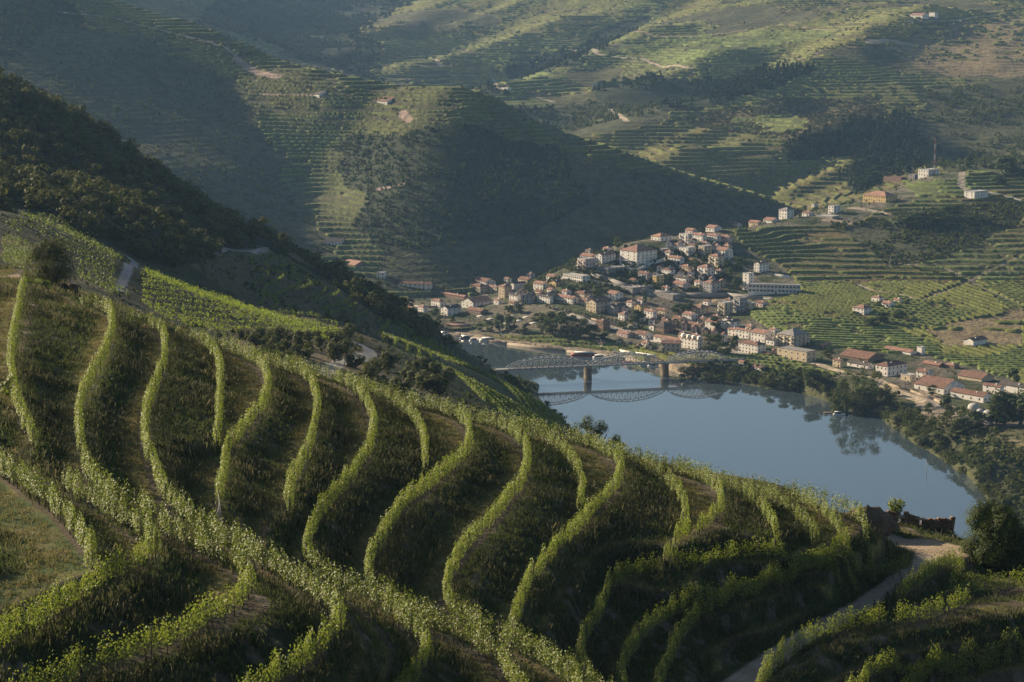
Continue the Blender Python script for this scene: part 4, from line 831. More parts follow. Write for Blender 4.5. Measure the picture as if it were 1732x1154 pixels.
def building(spec):
    global NWIN
    u0, u1, u2, vb, hp, roof, rc, wc, kind, label = spec[:10]; opt = spec[10] if len(spec) > 10 else {}
    lo = opt.get('lo', 1250.); p = hit(u1, vb, lo, 6000.)
    if p is None: print('no ground', label); return
    k = F / p[1]; a = math.radians(opt.get('a', 50)); L = max(3.5, (u1 - u0) / k / math.cos(a)); Dp = max(3.5, (u2 - u1) / k / math.sin(a)); H = hp / k
    if (u2 - u1) < 6: a = math.radians(opt.get('a', 12)); L = (u1 - u0) / k / math.cos(a); Dp = max(7., (u2 - u1) / k / math.sin(a)); Dp = min(Dp, 16)
    Dp = min(Dp, 2.6 * L + 12); L = min(L, 90); ca, sa = math.cos(a), math.sin(a)
    # local x along the left face from its far end to the near corner; local y into the building
    ex = np.array([ca, -sa]); ey = np.array([sa, ca]); org = p[:2] - ex * L
    cs = np.array([org, org + ex * L, org + ex * L + ey * Dp, org + ey * Dp, org + ex * L / 2 + ey * Dp / 2]); g = gz(cs[:, 0], cs[:, 1])
    zb = p[2]; low = min(g.min() - 1.0, zb - .6) - zb
    root = empty(kind, (org[0], org[1], zb), label, kind.replace('_', ' ')); root.rotation_euler = (0, 0, -a)
    rise = min(L, Dp) * .5 * math.tan(math.radians(opt.get('pitch', 22)))
    W_ = [box(0, L, 0, Dp, low, H)]; o = .45
    if roof == 'g':
        if L >= Dp or opt.get('ridge') == 'x':
            rise = Dp * .5 * .42; gv = np.array([(0, 0, H), (0, Dp, H), (0, Dp / 2, H + rise), (L, 0, H), (L, Dp, H), (L, Dp / 2, H + rise)]) 
            R = np.array([(-o, -o, H - .15), (L + o, -o, H - .15), (L + o, Dp / 2, H + rise + .12), (-o, Dp / 2, H + rise + .12), (-o, Dp + o, H - .15), (L + o, Dp + o, H - .15)])
        else:
            rise = L * .5 * .42; gv = np.array([(0, 0, H), (L, 0, H), (L / 2, 0, H + rise), (0, Dp, H), (L, Dp, H), (L / 2, Dp, H + rise)])
            R = np.array([(-o, Dp + o, H - .15), (-o, -o, H - .15), (L / 2, -o, H + rise + .12), (L / 2, Dp + o, H + rise + .12), (L + o, Dp + o, H - .15), (L + o, -o, H - .15)])
        W_.append((gv, np.array([[0, 1, 2, 2], [3, 5, 4, 4]])))
        Rv = np.vstack([R, R + [0, 0, .22]]); Rf = np.array([[3, 2, 1, 0], [2, 3, 4, 5], [6, 7, 8, 9], [11, 10, 9, 8], [0, 1, 7, 6], [4, 10, 11, 5], [0, 6, 9, 3], [3, 9, 10, 4], [1, 2, 8, 7], [2, 5, 11, 8]])
        rz_ = H + rise * .6
    elif roof == 'h':
        m = min(L, Dp) / 2; rise = m * .45; e = [(-o, -o), (L + o, -o), (L + o, Dp + o), (-o, Dp + o)]
        rdg = [(m, Dp / 2), (L - m, Dp / 2)] if L > Dp else [(L / 2, m), (L / 2, Dp - m)]
        if abs(L - Dp) < .6: rdg = [(L / 2 - .2, Dp / 2), (L / 2 + .2, Dp / 2)]
        Rv = np.array([(x, y, H - .05) for x, y in e] + [(x, y, H + .2) for x, y in e] + [(x, y, H + rise + .2) for x, y in rdg])
        if L > Dp: Rf = np.array([[4, 5, 9, 8], [6, 7, 8, 9], [5, 6, 9, 9], [7, 4, 8, 8]])
        else: Rf = np.array([[5, 6, 9, 8], [7, 4, 8, 9], [4, 5, 8, 8], [6, 7, 9, 9]])
        Rf = np.vstack([Rf, [[3, 2, 1, 0], [0, 1, 5, 4], [1, 2, 6, 5], [2, 3, 7, 6], [3, 0, 4, 7]]]); rz_ = H + rise * .5
    else:
        pv_, pf_ = join([box(-.15, L + .15, -.15, Dp + .15, H, H + .25), box(-.15, L + .15, -.15, .1, H + .25, H + .7), box(-.15, .1, .1, Dp + .15, H + .25, H + .7), box(L - .1, L + .15, .1, Dp + .15, H + .25, H + .7), box(.1, L - .1, Dp - .1, Dp + .15, H + .25, H + .7)])
        Rv, Rf = pv_, pf_; rz_ = H + .3
    def clean(me): return me
    wv_, wf_ = join(W_)
    def polymesh(nm, v, f, mat):
        me = bpy.data.meshes.new(nm); me.from_pydata([tuple(map(float, q)) for q in v], [], [tuple(int(i) for i in (q if q[2] != q[3] else q[:3])) for q in f]); me.materials.append(mat); me.update(); return child(nm, me, root)
    polymesh('wall', wv_, wf_, MW[wc]); ro = polymesh('roof', Rv, Rf, MRF[rc])
    if roof != 'f' and H < 25 and L > 6 and opt.get('chim', 1):
        c_ = child('chimney', ME_CHIM, ro, (L * .72, Dp * .35, H + .3), 0, (1, 1, 1.1))
    # windows on the two faces that are seen
    if opt.get('win', 1):
        fl = max(1, int(round(H / 3.1))); fh = H / fl
        def face(n, tot, f):
            global NWIN
            for q in range(fl):
                for i in range(n):
                    s = (i + .5) * tot / n; zz_ = q * fh + fh * .32
                    x, y, r = f(s); d_ = q == 0 and i == n // 2 and fl > 1
                    if d_: child('door', ME_DOOR, root, (x, y, max(0, low)), r); continue
                    w = child('window', ME_WIN, root, (x, y, zz_), r, (opt.get('ww', 1.15), 1, min(1.15, fh * .36))); NWIN += 1
                    if opt.get('balc') and q > 0 and i % 2 == 0: child('balcony', ME_BALC, root, (x, y, q * fh + .1), r)
        nx = max(1, min(opt.get('nx', 12), int(L / opt.get('ws', 3.4)))); ny = max(1, min(opt.get('nx', 8), int(Dp / 4.2)))
        face(nx, L, lambda s: (s, 0, 0)); 
        if Dp > 5 and (u2 - u1) > 4: face(ny, Dp, lambda s: (L, s, math.pi / 2))
    for b in opt.get('extra', []): 
        v, f = join([box(*q) for q in b[1]]); mesh_np(b[0], v, f, MW[b[2]], parent=root)
    return root, L, Dp, H
h_, b_ = 'house', 'apartment_building'
TOWN = [
 (674,728,731,492,11,'g','b','w','winery','long white building with a row of small windows across the side valley',{'ww':1.2,'ws':4.5,'lo':1800.}),
 (684,697,706,531,9,'g','r','p',h_,'small pink house at the left end of the waterfront, half behind trees'),
 (706,716,724,528,8,'h','r','w',h_,'small white house next right of the leftmost waterfront house'),
 (737,785,791,508,6,'g','r','b','warehouse','long low brown shed with red roof at the mouth of the side valley',{'win':0}),
 (728,744,752,519,9,'h','r','w',h_,'white house with hipped red roof above the riverside trees'),
 (745,757,780,535,13,'g','d','w',h_,'white gabled house with dark slate roof near the left quay'),
 (780,800,832,521,9,'g','o','w','warehouse','large white warehouse with broad orange tiled roof behind the left quay',{'chim':0,'ws':5}),
 (788,813,826,534,7,'g','b','b','warehouse','brown store with weathered roof in front of the orange roofed warehouse'),
 (795,812,826,498,13,'h','b','c',h_,'cream house block on the corner beside the side valley'),
 (800,822,838,486,9,'g','b','w',h_,'white house with brown roof highest at the left end of town'),
 (826,840,846,495,9,'g','r','c',h_,'cream house squeezed left of the tall red roofed corner house'),
 (843,853,866,506,21,'h','r','c',h_,'tall cream corner house with red hipped roof'),
 (864,869,890,495,15,'g','d','w',h_,'big blank white gable beside the tall corner house',{'win':0}),
 (861,875,881,511,11,'g','d','w',h_,'pale terraced house, first of the three in the bluish row'),
 (882,902,907,512,11,'g','d','g',h_,'pale terraced house, middle of the three in the bluish row'),
 (909,930,936,514,11,'g','d','w',h_,'pale terraced house, last of the three in the bluish row'),
 (902,918,930,490,9,'g','r','w',h_,'white house with bright red roof above the bluish terraced row'),
 (876,892,905,481,7,'g','b','c',h_,'low cream house with brown roof on the upper left edge of town'),
 (930,940,952,486,8,'g','b','y',h_,'ochre house with brown roof left of the flat white school'),
 (939,968,979,515,10,'g','r','w',h_,'white house with a long row of windows and red roof on the main street',{'ws':3}),
 (953,985,998,479,11,'f','F','w','school','flat white modern building with ribbon windows on the left hillside',{'ws':2.6,'ww':1.8}),
 (924,936,946,474,6,'g','r','w',h_,'little white house on the skyline left of the flat white school'),
 (972,988,1004,506,9,'h','b','c',h_,'cream house with brown hipped roof above the main street'),
 (992,1008,1029,530,18,'g','b','c',b_,'tan four storey block with brown roof by the row of street trees'),
 (980,994,1002,519,10,'g','b','c',h_,'cream house left of the tan four storey block'),
 (1026,1040,1055,508,10,'g','r','w',h_,'white house with red roof below the concrete terrace'),
 (1007,1020,1033,560,15,'h','b','b',h_,'brown three storey house partly hidden by the riverside grove'),
 (1001,1018,1028,586,6,'h','r','c','kiosk','low red roofed pavilion on the quay behind the moored boats'),
 (977,990,1008,458,19,'f','F','p',b_,'pinkish apartment block at the left tip of the hilltop quarter',{'balc':1}),
 (982,1000,1012,444,10,'g','r','p',h_,'pink house with red roof behind the pinkish apartment block'),
 (1008,1018,1042,446,14,'g','r','w',h_,'white gabled house with red roof left of the big hipped market hall'),
 (1008,1028,1068,467,12,'f','f','k','school','wide flat concrete building below the big hipped hall',{'ww':1.6}),
 (1050,1077,1113,452,26,'h','r','w','hall','very large white hall with hipped red roof over a colonnade',{'chim':0,'nx':5,'ws':7,'extra':[('colonnade',[(x,x+.5,-3.2,-2.7,-4,5) for x in range(0,19,3)]+[(-.5,20,-3.6,-.2,5.1,5.6)],'w')]}),
 (1102,1117,1139,409,8,'h','o','w',h_,'white house with orange hipped roof alone behind the big hall'),
 (1106,1120,1145,430,7,'f','f','k','warehouse','flat brown roofed store right behind the big hall',{'win':0}),
 (1150,1163,1172,412,15,'f','F','w',b_,'white block at the left end of the red roofed top terrace',{'balc':1}),
 (1172,1188,1196,409,11,'g','r','w',b_,'white terrace house in the top row, second from its left end'),
 (1196,1212,1220,411,12,'g','r','w',b_,'white terrace house in the top row, third from its left end'),
 (1218,1232,1239,413,12,'g','r','p',b_,'pinkish terrace house at the right end of the top row'),
 (1150,1164,1178,433,13,'f','F','w',b_,'white flat roofed flats right of the big hipped hall',{'balc':1}),
 (1182,1191,1205,434,17,'f','F','c',b_,'cream flat roofed flats in the middle of the hilltop quarter',{'balc':1}),
 (1211,1226,1241,441,17,'g','r','w',b_,'white red roofed apartment block at the right edge of the hilltop quarter',{'balc':1}),
 (1200,1214,1225,453,19,'h','r','c',b_,'cream four storey block just below the rightmost hilltop apartments',{'balc':1}),
 (1181,1196,1209,471,18,'h','r','w',b_,'tall white block with red hipped roof halfway down the hill',{'balc':1}),
 (1131,1149,1158,450,13,'g','r','w',h_,'white house with red roof in line below the white flat roofed flats'),
 (1120,1133,1143,468,11,'h','b','w',h_,'white villa with brown hipped roof right below the big hall'),
 (1150,1164,1175,464,12,'h','r','c',h_,'cream villa between the white villa and the tall white block'),
 (1165,1180,1187,448,7,'g','b','p',h_,'low brown roofed house in the middle of the hillside'),
 (1141,1160,1172,479,8,'g','d','w',h_,'white house with dark roof standing above the pink house'),
 (1104,1110,1124,483,16,'f','F','y',h_,'tall plain ochre house with blank side wall'),
 (1080,1094,1103,475,12,'g','b','g',h_,'grey house with brown roof left of the ochre house'),
 (1139,1155,1168,492,11,'g','r','p',h_,'pink house above the long concrete wall'),
 (1190,1203,1221,496,17,'h','r','g',h_,'grey house with dark walls and red hipped roof, alone above the upper road'),
 (1276,1284,1302,462,16,'g','r','w',h_,'white gabled house with red roof on the slope right of town',{'extra':[('terrace_wall',[(9,40,5,5.5,-7,.5)],'w')]}),
 (1257,1266,1271,492,29,'f','F','w','tower','slender white tower with square openings beside the long white hotel',{'win':1,'nx':1,'a':50}),
 (1267,1353,1356,497,14,'f','F','w','hotel','long white flat hotel on the hillside with a ribbon of windows',{'ws':3.2,'ww':2.4,'nx':24}),
 (1319,1331,1344,370,14,'h','f','w',h_,'tall white house on the ridge where town and far hills meet'),
 (1233,1245,1256,385,5,'g','r','w',h_,'small white house at the left start of the skyline row'),
 (1195,1208,1222,393,7,'g','r','w',h_,'white house with red roof at the crown of the hilltop quarter'),
 (1160,1171,1181,397,7,'g','r','p',h_,'pink house behind the left end of the top terrace row'),
 (1293,1307,1320,377,4,'g','r','w',h_,'low white house just left of the tall ridge house'),
 (1268,1282,1292,381,4,'g','r','c',h_,'low cream house in the middle of the skyline row'),
 (1041,1070,1108,498,10,'f','f','k','car_deck','big grey concrete deck below the flat concrete building',{'win':0}),
 (1092,1138,1152,509,9,'f','f','k','car_deck','long grey concrete terrace below the pink house',{'nx':6,'ws':8}),
 (1215,1225,1241,534,21,'f','F','c',b_,'cream modern block right of the town centre',{'balc':1}),
 (1241,1251,1266,530,25,'f','f','g',b_,'tall grey apartment block right of the cream modern block',{'balc':1}),
 (1260,1268,1280,527,13,'f','F','c',h_,'cream building right behind the tall grey block'),
 (1279,1290,1301,521,8,'g','b','p',h_,'low pinkish house last in line right of the tall grey block'),
 (1171,1185,1202,532,11,'h','r','c',h_,'cream house with red hipped roof under the town bank of grass'),
 (1090,1104,1112,541,14,'g','r','w',h_,'white street house first in the row left of the dark station'),
 (1110,1124,1136,541,15,'g','b','c',h_,'cream street house with brown roof second in the row above the dark station'),
 (1073,1083,1098,527,9,'g','o','y',h_,'yellow house with orange roof near the conifer'),
 (1046,1056,1067,543,11,'h','r','w',h_,'white villa with red pyramid roof beside the street trees'),
 (1028,1038,1060,533,14,'g','d','g',h_,'grey house with dark roof and white gable above the grove'),
 (1104,1123,1145,564,10,'h','d','b','railway_station','dark wooden station hall with big brown hipped roof',{'chim':0}),
 (1137,1150,1163,553,13,'g','b','c',h_,'cream house right behind the dark station hall'),
 (1163,1184,1193,562,12,'g','b','c',h_,'long cream house with brown roof right of the dark station hall'),
 (1155,1169,1182,544,11,'g','r','w',h_,'white house with red roof above the long cream house'),
 (1194,1211,1227,560,14,'g','r','w',h_,'white house with bright red roof left of the dark round tree'),
 (1227,1235,1254,558,13,'g','d','w',h_,'white gabled house facing down right of the bright red roof'),
 (1044,1061,1073,572,7,'g','r','p',h_,'long pink riverside house with red roof, left end of the riverside row'),
 (1073,1091,1107,574,7,'g','b','w',h_,'white riverside house with patched brown roof'),
 (1108,1148,1158,583,7,'g','r','w','warehouse','long white riverside store with fresh red roof',{'chim':0,'ws':5}),
 (1119,1150,1154,596,15,'g','r','c','hotel','cream riverside hotel with rows of balconies and red roof',{'balc':1}),
 (1153,1180,1191,592,17,'g','b','w','hotel','white riverside hotel with pointed dormers and brown roof',{'extra':[('dormer',[(q,q+3,-.3,3,8,11) for q in (1,7,13,19)],'w')]}),
 (1232,1244,1251,569,11,'g','r','w',h_,'white house with red roof at the left of the railway row'),
 (1246,1266,1273,573,13,'g','r','w',h_,'long white house with red roof, middle of the railway row'),
 (1272,1293,1311,580,15,'g','r','w',h_,'large white house with red roof, right end of the railway row'),
 (1252,1281,1297,601,17,'h','b','w','hotel','long white three storey building with brown hipped roof near the bank',{'ws':3}),
 (1297,1309,1318,585,9,'g','d','w',h_,'small white house tucked left of the big cream block'),
 (1317,1342,1374,588,20,'h','f','c',b_,'big cream apartment block with grey roof',{'balc':1}),
 (1320,1364,1383,613,17,'f','f','c','warehouse','long cream flat roofed block in front of the big apartment block',{'ws':6}),
 (1384,1392,1412,590,5,'g','r','b','warehouse','low red roofed shed right of the big cream block',{'win':0}),
 (1250,1258,1265,619,6,'g','r','w',h_,'tiny white house among bushes above the right end of the bridge'),
 (1273,1288,1298,628,6,'g','b','w',h_,'small white house nearest the water right of the bridge'),
 (1290,1300,1306,603,5,'g','r','c',h_,'small cream house below the long three storey building'),
 (1410,1421,1428,622,12,'g','b','c','chapel','small cream gabled chapel right of the cream blocks'),
 (1428,1468,1500,613,5,'g','b','b','warehouse','long shed with dark red roof behind the manor',{'win':0}),
 (1438,1468,1479,625,7,'g','d','w','warehouse','white shed with dark greenish roof left of the manor',{'ws':6}),
 (1484,1501,1541,637,17,'h','b','w','manor','white manor with arched ground floor and steep red brown hipped roof'),
 (1526,1539,1552,646,10,'f','F','c','gatehouse','cream gatehouse with a red arched door',{'nx':1}),
 (1503,1540,1552,601,5,'g','r','w','barn','barn with bright red roof standing above the winery',{'win':0,'chim':0}),
 (1552,1559,1566,601,13,'f','F','w','tower','short white tower at the end of the red roofed barn',{'win':0}),
 (1565,1588,1600,622,4,'g','r','b','shed','low red roofed shed on the field right of the manor',{'win':0}),
 (1600,1614,1624,624,5,'h','r','b','shed','pyramid roofed red shed on the field above the winery',{'win':0}),
 (1552,1565,1580,641,11,'g','b','w',h_,'white house between the gatehouse and the winery'),
 (1555,1596,1640,668,11,'g','b','w','winery','large winery hall with very broad red brown roof',{'chim':0,'ws':7}),
 (1618,1663,1681,682,11,'g','b','w','winery','second white winery hall in front of the broad roofed one',{'ws':7}),
 (1628,1660,1686,646,5,'g','b','c','warehouse','low cream shed with brown roof behind the winery',{'win':0}),
 (1668,1691,1700,668,13,'g','b','w','winery','narrow tall white winery building',{'ws':6}),
 (1698,1733,1745,669,13,'g','d','w','warehouse','white warehouse with dark roof at the right edge',{'ws':8}),
 (1708,1736,1746,681,3,'f','F','w','canopy','white flat canopy at the right edge below the warehouse',{'win':0}),
 (1667,1672,1683,720,9,'g','b','w','hut','small white hut beside the railway on the lower right'),
 (1633,1646,1676,587,10,'g','b','w','barn','white gabled barn alone among terraces at the right',{'win':0}),
 (1445,1461,1478,533,11,'h','r','w',h_,'white farmhouse with red hipped roof lowest of the hamlet among the vines'),
 (1476,1487,1496,513,9,'h','r','w',h_,'small white house highest of the hamlet among the vines'),
 (1493,1504,1516,522,8,'g','r','w',h_,'white house in the middle of the hamlet among the vines'),
 (1513,1521,1528,514,6,'g','r','w',h_,'tiny white house at the right end of the hamlet among the vines'),
 (1466,1498,1522,343,10,'h','o','y','villa','yellow villa with orange roof high on the ridge'),
 (1500,1524,1536,307,6,'f','b','b',h_,'red brown flat house left of the radio mast'),
 (1538,1547,1556,304,8,'f','f','k',h_,'grey cube house close left of the radio mast'),
 (1556,1570,1592,299,11,'f','F','w',h_,'white cube house at the foot of the radio mast'),
 (1634,1648,1677,338,13,'f','F','w','warehouse','white cubic building alone beside the road at the upper right',{'ws':5}),
 (1373,1377,1384,353,7,'f','F','w',h_,'tiny white cube above the ridge path'),
 (1402,1410,1424,362,13,'f','F','w',h_,'white modern house with tall white gable wall on the ridge'),
 (1358,1368,1379,366,5,'g','b','w',h_,'low white house on the ridge right of the tall one'),
 (1384,1408,1421,371,4,'f','F','k','shed','long open concrete shed on the ridge',{'win':0}),
 (1524,1545,1549,41,5,'f','F','w','wall_block','bright white retaining block high on the far hill',{'win':0,'lo':2600.}),
 (1543,1560,1573,33,7,'g','r','w',h_,'white farmhouse on the crest of the far hill',{'lo':2600.}),
 (1573,1581,1588,31,9,'f','F','w',h_,'white cube beside the farmhouse on the far crest',{'lo':2600.}),
 (513,540,560,166,6,'g','d','w',h_,'white farmhouse with dark roof beside two cypresses on the shaded hill',{'lo':2000.}),
 (625,655,681,178,6,'g','b','w',h_,'long white farmhouse with brown roof on the crest of the shaded hill',{'lo':2000.}),
 (1003,1018,1023,147,5,'g','b','w',h_,'lonely pale house in the fields of the farthest hill',{'lo':2600.}),
 (848,859,865,154,5,'f','F','w',h_,'small pale house by the loop of the farm road on the far hill',{'lo':2600.}),
 (548,577,582,416,7,'g','d','w',h_,'white house low on the shaded hill, highest of the group',{'lo':1900.}),
 (563,600,622,454,5,'g','o','b','warehouse','long shed with orange roof at the foot of the shaded hill',{'lo':1850.,'win':0}),
 (637,650,653,472,10,'f','F','w',h_,'pale block right of the long orange roofed shed',{'lo':1850.}),
 (572,600,607,482,6,'g','b','w',h_,'white house with brown roof under the orange roofed shed',{'lo':1850.}),
 (608,619,626,484,6,'g','b','w',h_,'small pale house right of the brown roofed house by the side valley',{'lo':1850.}),
]
for sp in TOWN: building(sp)
FILL = [(1062,1070,1079,556,8,'r','w'),(1120,1128,1136,553,9,'b','c'),(1098,1106,1116,560,8,'r','w'),(1148,1156,1164,574,8,'b','c'),(1170,1178,1187,577,9,'r','w'),(1188,1197,1206,582,8,'b','p'),(1085,1094,1102,587,6,'r','w'),(1205,1213,1221,545,9,'b','c'),(1222,1230,1240,548,8,'r','w'),
 (1180,1189,1198,547,8,'r','c'),(860,869,878,520,7,'b','c'),(835,843,851,516,8,'r','w'),(815,823,831,511,8,'b','w'),(950,958,967,500,7,'r','w'),(905,913,921,500,7,'b','c'),(925,932,940,497,7,'r','w'),(1010,1018,1026,520,9,'b','c'),(1060,1068,1076,520,8,'r','w'),(1078,1086,1094,514,7,'b','w'),
 (1125,1132,1140,436,9,'r','w'),(1138,1146,1154,424,9,'b','w'),(1165,1173,1181,424,10,'r','c'),(1186,1194,1202,422,10,'r','w'),(1206,1213,1220,426,10,'b','w'),(1224,1231,1239,427,10,'r','c'),(1160,1168,1176,478,9,'b','c'),(1175,1183,1190,486,9,'r','w'),(1210,1218,1226,468,9,'b','w'),(1065,1072,1080,482,8,'b','c'),
 (1120,1128,1136,494,7,'r','w'),(1226,1234,1241,516,8,'b','w'),(1302,1310,1318,566,8,'r','w'),(1326,1334,1342,572,8,'b','w'),(1262,1270,1279,560,7,'r','c'),(1020,1028,1036,430,9,'r','w'),(990,997,1005,432,8,'b','w'),(852,858,865,480,8,'r','w'),(890,897,905,470,6,'b','w'),(1075,1083,1090,495,7,'r','c'),(1190,1197,1204,518,8,'b','w')]
def front(a, b, n, hh, seed):
    rg = random.Random(seed)
    for i in range(n):
        t = i / (n - 1); u = a[0] + (b[0] - a[0]) * t; v = a[1] + (b[1] - a[1]) * t; w = (b[0] - a[0]) / n
        FILL.append((u - w * .62, u, u + w * .3, v, hh + rg.choice([-3, -1, 0, 2]), rg.choice('rbbd'), rg.choice('wwwcpc')))
front((1000, 514), (1105, 550), 8, 11, 1); front((1128, 548), (1262, 590), 9, 11, 2); front((868, 503), (935, 508), 5, 10, 3); front((1120, 462), (1225, 486), 7, 11, 4); front((1050, 584), (1100, 592), 4, 7, 5); front((1136, 420), (1235, 424), 6, 12, 6); front((1290, 592), (1312, 598), 2, 7, 7)
for q_ in FILL:
    r_ = building((*q_[:5], 'g', q_[5], q_[6], 'house', 'small tiled house packed in between the larger buildings of the town'))
    if r_: r_[0]['group'] = 'small infill houses of the town'
print('windows', NWIN)
# ---------------------------------------------------------------- bridge
M_STEEL = mat_plain('steel', (.30, .31, .32), .5, .5); M_STONE = mat_plain('granite', (.30, .235, .165), .95, .15, ((.4, .75, 1.2), (2.5, .7, 1.2))); M_ASPH = mat_plain('bridge_road', (.2, .19, .18), .9, .2)
def bar(a, b, w, h=None):
    a, b = np.array(a, float), np.array(b, float); h = h or w; t = b - a; t /= np.linalg.norm(t); up = np.array([0, 0, 1.]) if abs(t[2]) < .95 else np.array([0, 1., 0]); s = np.cross(t, up); s /= np.linalg.norm(s); u = np.cross(s, t)
    v = np.array([q + s * i * w / 2 + u * j * h / 2 for q in (a, b) for i, j in ((-1, -1), (1, -1), (1, 1), (-1, 1))]); return v, np.array([[3,2,1,0],[4,5,6,7],[0,1,5,4],[1,2,6,5],[2,3,7,6],[3,0,4,7]])
A_, B_ = np.array(ptz(857, 624, 10.5)), np.array(ptz(1236, 608.5, 10.5)); BL = np.linalg.norm((B_ - A_)[:2]); ang = math.atan2(B_[1] - A_[1], B_[0] - A_[0])
br = empty('bridge', (A_[0], A_[1], 0), 'grey steel road bridge of three bowstring truss spans on two granite piers', 'bridge'); br.rotation_euler = (0, 0, ang)
SPN = [0, BL * .356, BL * .70, BL]
dv = [box(-14, BL + 12, -3.4, 3.4, 9.9, 10.5)]; mesh_np('deck', *join(dv), M_STEEL, parent=br); mesh_np('road_surface', *box(-14, BL + 12, -2.9, 2.9, 10.504, 10.56), M_ASPH, parent=br)
for k in range(3):
    s0, s1 = SPN[k] + .4, SPN[k + 1] - .4; n = 14
    for side in (-3.6, 3.6):
        b = []; xs = np.linspace(s0, s1, n + 1); zt = 10.6 + 7.4 * (1 - ((xs - (s0 + s1) / 2) / ((s1 - s0) / 2)) ** 2) ** .8 + .3
        for i in range(n):
            b.append(bar((xs[i], side, zt[i]), (xs[i + 1], side, zt[i + 1]), .6, .6)); b.append(bar((xs[i], side, 10.5), (xs[i + 1], side, 10.5), .4, .9))
            if i: b.append(bar((xs[i], side, 10.3), (xs[i], side, zt[i]), .32))
            if 0 < i < n - 1 or True: b.append(bar((xs[i], side, 10.5), (xs[i + 1], side, zt[i + 1]), .22)); b.append(bar((xs[i], side, zt[i]), (xs[i + 1], side, 10.5), .22))
        mesh_np('truss', *join(b), M_STEEL, parent=br)
    b = [bar((x, -3.6, z), (x, 3.6, z), .22) for x, z in zip(np.linspace(s0, s1, 15)[3:12], (10.9 + 7.4 * (1 - ((np.linspace(s0, s1, 15) - (s0 + s1) / 2) / ((s1 - s0) / 2)) ** 2).clip(0) ** .8)[3:12])]
    mesh_np('cross_bracing', *join(b), M_STEEL, parent=br)
for side in (-3.1, 3.1):
    b = [bar((-14, side, 11.5), (BL + 12, side, 11.5), .08)] + [bar((x, side, 10.5), (x, side, 11.5), .07) for x in np.arange(-14, BL + 12, 3)]
    mesh_np('railing', *join(b), M_STEEL, parent=br)
for k in (1, 2):
    s = SPN[k]
    def fr(hx, hy, z): return [(s - hx, -hy, z), (s + hx, -hy, z), (s + hx, hy, z), (s - hx, hy, z)]
    v = np.array(fr(2.0, 5.4, -6) + fr(1.7, 4.7, 9.0) + fr(2.1, 5.1, 9.05) + fr(2.1, 5.1, 9.85)); f = np.array([[3,2,1,0]] + [[i, (i + 1) % 4, 4 + (i + 1) % 4, 4 + i] for i in range(4)] + [[4 + i, 4 + (i + 1) % 4, 8 + (i + 1) % 4, 8 + i] for i in range(4)] + [[8 + i, 8 + (i + 1) % 4, 12 + (i + 1) % 4, 12 + i] for i in range(4)] + [[12, 13, 14, 15]])
    mesh_np('pier', v, f, M_STONE, parent=br)
mesh_np('abutment', *join([box(-16, -1.2, -4.4, 4.4, -4, 9.85)]), M_STONE, parent=br); mesh_np('abutment', *join([box(BL + 1.2, BL + 16, -4.4, 4.4, -4, 9.85)]), M_STONE, parent=br)
# ---------------------------------------------------------------- quay, walls
def wall_along(name, px, h, th, mat, label, cat, lo=1300., z=None, parts=None):
    P = [hit(u, v, lo, 6000.) if z is None else np.array(ptz(u, v, z)) for u, v in px]; P = np.array([p for p in P if p is not None]); b = []
    for a, c in zip(P[:-1], P[1:]):
        m = min(a[2], c[2]); b.append(bar((a[0], a[1], a[2] + h / 2 - .6), (c[0], c[1], c[2] + h / 2 - .6), th, h + 1.2))
    o_ = P[0].copy(); v, f = join(b); o = mesh_np(name, v - o_, f, mat); o.location = o_; props(o, label, cat); return P
M_QUAY = mat_plain('quay_stone', (.30, .25, .19), .95, .1, ((.2, .75, 1.15), (1.5, .8, 1.15)))
wall_along('quay_wall', [(738,563),(800,572),(860,582),(960,595),(1010,601),(1060,608),(1110,617)], 1.3, 4.0, M_QUAY, 'long pale stone quay edge along the town waterfront', 'quay')
wall_along('retaining_wall', [(1000,467),(1030,476),(1070,490),(1108,497),(1160,502),(1230,502),(1290,508)], 3.5, 1.2, MW['k'], 'pale concrete wall under the upper road through the hillside quarter', 'wall')
wall_along('retaining_wall', [(1048,440),(1050,450),(1060,458),(1078,460),(1100,450),(1125,441)], 3.0, .8, MW['w'], 'curved white wall of the ramp below the big hall', 'wall')
wall_along('retaining_wall', [(960,528),(1000,540),(1050,553),(1100,570)], 1.2, .6, M_STONE, 'cream wall along the main street above the grove', 'wall')
wall_along('stone_wall', [(1205,618),(1225,621),(1260,622)], 2.4, 1.0, M_QUAY, 'pale stone wall at the right bridgehead', 'wall')
wall_along('garden_wall', [(1010,588),(1045,594),(1075,599),(1110,603)], 1.6, .7, MW['w'], 'white garden wall behind the quay left of the riverside hotels', 'wall')
wall_along('railway_wall', [(640,520),(700,520),(740,521)], 2.0, 1.0, MW['k'], 'straight pale wall across the mouth of the side valley', 'wall', 1700.)
wall_along('stone_wall', [(1500,650),(1540,662),(1580,677),(1620,692)], 1.2, .7, M_STONE, 'brown stone wall beside the railway below the winery', 'wall')
